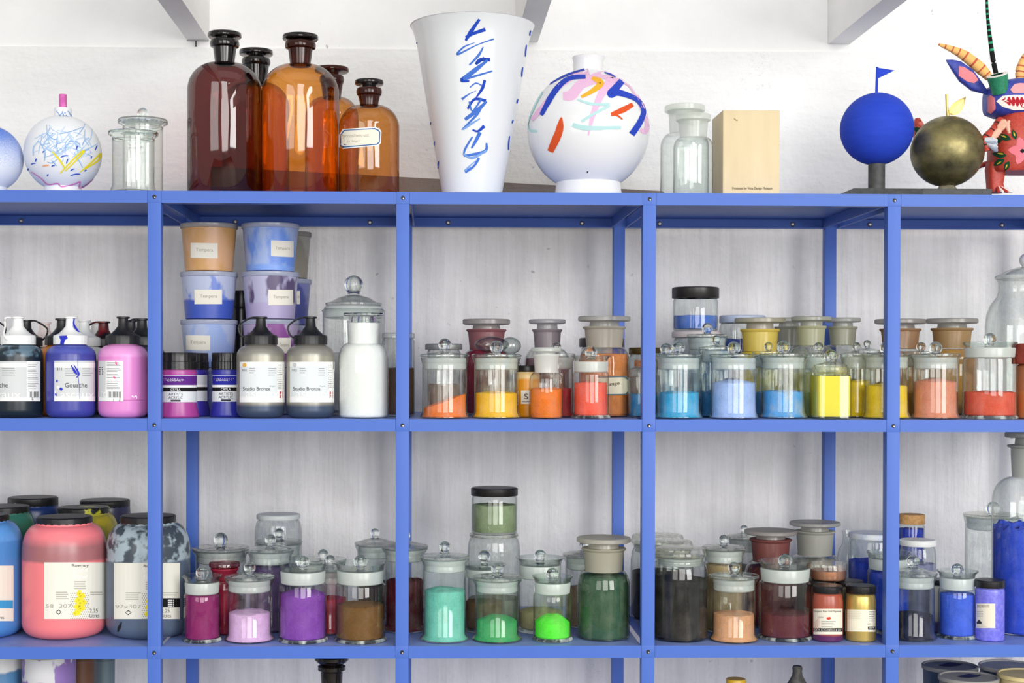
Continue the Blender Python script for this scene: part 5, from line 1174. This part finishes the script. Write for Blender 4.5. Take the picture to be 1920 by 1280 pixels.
# beaker behind
k = mpp(1592, 1030, .332); loc = place(1592, 2, .332, 20 * k, py=1030); g = lambda y: at(1592, y, .332).z - loc.z
root = thing('glass_flask', loc, 'empty clear glass flask with flared neck, behind the white lidded blue jar', 'flask', GP)
mk('flask_body', lathe(B(), [(0, .001), (21 * k, .0005), (23 * k, .004), (23 * k, g(1055)), (19 * k, g(1030)), (12 * k, g(1018)), (11 * k, g(1004)), (13.5 * k, g(995)), (13 * k, g(994))], 36), glass('#dfe3df', .1, '#6e7a74'), root)
# blues
r, s_, l = screw_jar(1637, 993, 1013, 90, 92, .232, '#2a46c0', 1050, 'white lidded jar of blue powder, left of the fourth post', GP, 2, capm=mottled('#dfe3e6', '#b9c6dc', 60.0, .4), ysh=1030, wn=84, dust=.16, film='#7a88c8')
weighing(1667, 1036, 1034, 1066, 80, 82, .137, '#2648c4', 1072, 'straight jar of blue powder with ground collar, behind the fourth post', GP, 2, dust=.08, knobw=.2, film='#7f92cc')
apothecary(1712, 1040, 1077, 78, 88, .064, '#15172e', 1150, 'knobbed jar of near black indigo powder, right of the fourth post', GP, 2, dust=.08, knobw=.26, film='#8a94b8')
weighing(1795, 1056, 1069, 1103, 69, 76, .075, '#3d62dc', 1112, 'small straight jar of bright ultramarine powder with ball knob', GP, 2, dust=.06, film='#8fa8e0')
r, s_, l = screw_jar(1856, 1082, 1104, 55, 53, .05, None, 0, 'black capped jar of lavender blue powder with cream label', GP, 2, opaque=mottled('#6d6cd6', '#8182e0', 160.0, .3), wn=48, ribs=24, ysh=1108)
d = Decal(s_, l); d.rect(1830.5, 1131, 1866, 1177, ink('#e6dfca')); d.text('PIGMENTS', 1833, 1138.5, 22, 5, ink('#8a8478')); d.lines(1832, 1146, 1845, 3, 4, mid, 1.2); d.poly([(1832, 1166), (1836, 1161), (1841, 1166), (1841, 1169), (1832, 1169)], dkt, .0008); d.lines(1833, 1171, 1850, 2, 2.6, ink('#c2bba8'), .8); d.build('label', r)
reagent(1926, 809, 834, 893, 80, 72, 125, .127, '#3654d6', 985, 'largest bottle, full of lumpy ultramarine powder, at the right border', GP, 2, '#c2c4bc', '#a9aba4', .06, wn=56, thick=13, neckclear=.1, shoulder=.34, discmat=frosted('#b5b6ae', .2), film='#c2c8d4', lump=.008)
apothecary(1862, 940, 968, 100, 108, .30, None, 1010, 'large empty dusty jar with domed glass lid, behind the largest ultramarine bottle', GP, 2, dust=.3, knobw=.24, film='#f3f4f0', lidtint=glass('#eceadb', .3, '#a4a893'))
screw_jar(1709, 961, 984, 49, 48, .313, '#2a3fb4', 990, 'narrow cork-stoppered jar of blue powder, at the back right of the fourth post', GP, 2, capm=mottled('#b08450', '#c89c66', 160.0, .8), capname='cork', wn=44, dust=.06, film='#4a5cb8')
screw_jar(1721, 1007, 1026, 67, 66, .202, '#8a8cae', 1055, 'white lidded jar dusted with blue, in front of the cork jar', GP, 2, capm=plain('#e3e5e2', .4), ysh=1048, wn=58, dust=.22, film='#a3a8c4')
screw_jar(1766, 1082, 1098, 46, 46, .13, None, 0, 'black capped jar with pale label, between the indigo and bright ultramarine jars', GP, 2, opaque=liquid('#5a5a88', '#c4c2b8', .02, .3), wn=40)

# ================================================================== bottom shelf, only the tops are in view
GB = 'things standing on the bottom shelf'
def pail(cx, yt, wt, wb, Y, mat, label, lidm):
    r, s_, l, H = tub(cx, yt, 0, wt, wb, Y, mat, label, GB, 3, lidmat=lidm); return r
bl_ = frosted('#c5c8cc', .05)
pail(0, 1216, 86, 78, .14, tubmat('#d3d4d2', '#c3c6c8', low='#4f7fa8', z=TOPZ[2] * 0 + .235, scale=12), 'white bucket with blue grey paint, at the left border of the bottom shelf', bl_)
pail(92, 1219, 104, 90, .12, tubmat('#d2d2d4', '#8d72b0', .50, .52, '#8a6fae', .222, 20.0), 'white bucket with purple drips, at the left of the bottom shelf', bl_)
pail(152, 1226, 52, 46, .24, plain('#7a5238', .5), 'small brown tub in the shadow behind the purple dripped bucket', plain('#6a4a36', .5))
pail(196, 1228, 40, 34, .33, plain('#6d7f84', .5), 'small blue grey tub at the back of the bottom shelf', plain('#5f6f74', .5))
k = mpp(622, 1250, .10); loc = place(622, 3, .10, 52 * k, py=1250); g = lambda y: at(622, y, .10).z - loc.z
root = thing('apothecary_bottle', loc, 'black bottle with flat stopper on the bottom shelf, only its neck showing', 'bottle', GB)
mk('bottle_body', lathe(B(), [(0, .001), (50 * k, .0005), (52 * k, .004), (52 * k, g(1390)), (48 * k, g(1350)), (34 * k, g(1322)), (21 * k, g(1312)), (18 * k, g(1305)), (21 * k, g(1258)), (26 * k, g(1255)), (26 * k, g(1248)), (20 * k, g(1246))], 48), blk, root)
mk('stopper', lathe(B(), [(0, g(1250)), (17 * k, g(1250)), (20 * k, g(1245)), (28 * k, g(1241)), (32 * k, g(1236)), (32 * k, g(1231)), (30 * k, g(1229)), (0, g(1229))], 40), blk, root)
screw_jar(1380, 1268, 1292, 37, 44, .12, None, 0, 'yellow capped tube on the bottom shelf, right of the third post', GB, 3, cap='#c9a01c', opaque=plain('#c9b98a', .4), name='paint_bottle', wn=30)
k = mpp(1495, 1262, .13); loc = place(1495, 3, .13, 30 * k, py=1262); g = lambda y: at(1495, y, .13).z - loc.z
root = thing('stone_bottle', loc, 'dark grey stone figure shaped bottle on the bottom shelf, only its knobbed top showing', 'bottle', GB)
mk('bottle_body', lathe(B(), [(0, .001), (28 * k, .001), (30 * k, .006), (28 * k, g(1310)), (19 * k, g(1282)), (15 * k, g(1276)), (10 * k, g(1266)), (8.5 * k, g(1258)), (9.5 * k, g(1252)), (8 * k, g(1248)), (4 * k, g(1247)), (0, g(1246.5))], 32), mottled('#3a3a38', '#5a5955', 90.0, .7), root)
lidm = mottled('#7f8288', '#8f9298', 40.0, .4)
for cx, yt, wt, Y, body_, lm_, lab, wi in ((1781, 1246, 102, .17, '#28405e', '#8a8c8c', 'dark blue pail with grey lid and window slot, leftmost on the bottom shelf', True), (1816, 1267, 110, .065, '#6a6862', '#9a9894', 'grey pail in front, lid with dark window slot', True), (1890, 1246, 106, .18, '#4a5a80', '#d0d0cc', 'pail with pale speckled lid, at the back right of the bottom shelf', False), (1926, 1262, 108, .063, '#c9b98c', '#dccb94', 'cream lidded pail, at the right border of the bottom shelf', False)):
    k = mpp(cx, yt, Y); px = k; loc = place(cx, 3, Y, wt / 2 * k, py=yt); H = at(cx, yt, Y).z - loc.z; R = wt / 2 * k
    root = thing('plastic_pail', loc, lab, 'pail', GB)
    mk('pail_body', lathe(B(), [(0, .001), (R * .82, .0005), (R * .84, .003), (R * .95, H - 8 * px)], 48), plain(body_, .4), root)
    bm = lathe(B(), [(R * .94, H - 8 * px), (R, H - 7 * px), (R, H - 1 * px), (R * .98, H), (R * .93, H), (R * .91, H - 2.5 * px), (0, H - 2.5 * px)], 48)
    mats = [mottled(lm_, lm_, 40.0) if wi else mottled(lm_, '#77776f', 60.0, .45, .7, .72)]; src = bm.copy(); d = Decal(src, loc, bm, mats)
    if wi: d.poly([(cx - 22, yt + 1), (cx, yt - 4), (cx + 24, yt - 1), (cx + 18, yt + 2), (cx, yt + 4), (cx - 14, yt + 3)], ink('#2c3560'))
    mk('lid', bm, mats, root)

# ------------------------------------------------------------------ light
W = bpy.data.worlds.new('daylight'); S.world = W; W.use_nodes = True
bg = W.node_tree.nodes['Background']; bg.inputs[0].default_value = (1, .99, .975, 1); bg.inputs[1].default_value = .43
def area(name, loc, aim, sx, sy, power, col=(1, 1, 1)):
    L = bpy.data.lights.new(name, 'AREA'); L.shape = 'RECTANGLE'; L.size = sx; L.size_y = sy; L.energy = power; L.color = col
    o = bpy.data.objects.new(name, L); COL.objects.link(o); o.location = loc
    o.rotation_euler = (Vector(aim) - Vector(loc)).to_track_quat('-Z', 'Y').to_euler(); return o
area('skylight', (.2, -1.2, 2.4), (0, .3, .2), 4.0, 1.4, 7, (1, .99, .965))
for x, p in ((-3.0, 90), (.4, 172), (3.8, 300)): area('window_light', (x, -6.0, 1.05), (.1, .2, -.1), 2.5, 3.6, p, (1, .985, .965))
S.view_settings.view_transform = 'Standard'; S.view_settings.look = 'None'; S.view_settings.gamma = 1; S.view_settings.use_curve_mapping = False
S.view_settings.exposure = -0.06
S.cycles.max_bounces = 20; S.cycles.transmission_bounces = 14; S.cycles.transparent_max_bounces = 48; S.cycles.diffuse_bounces = 4; S.cycles.glossy_bounces = 5
S.cycles.use_denoising = True
S.cycles.sample_clamp_indirect = 6
bpy.data.curves.remove(FONT)
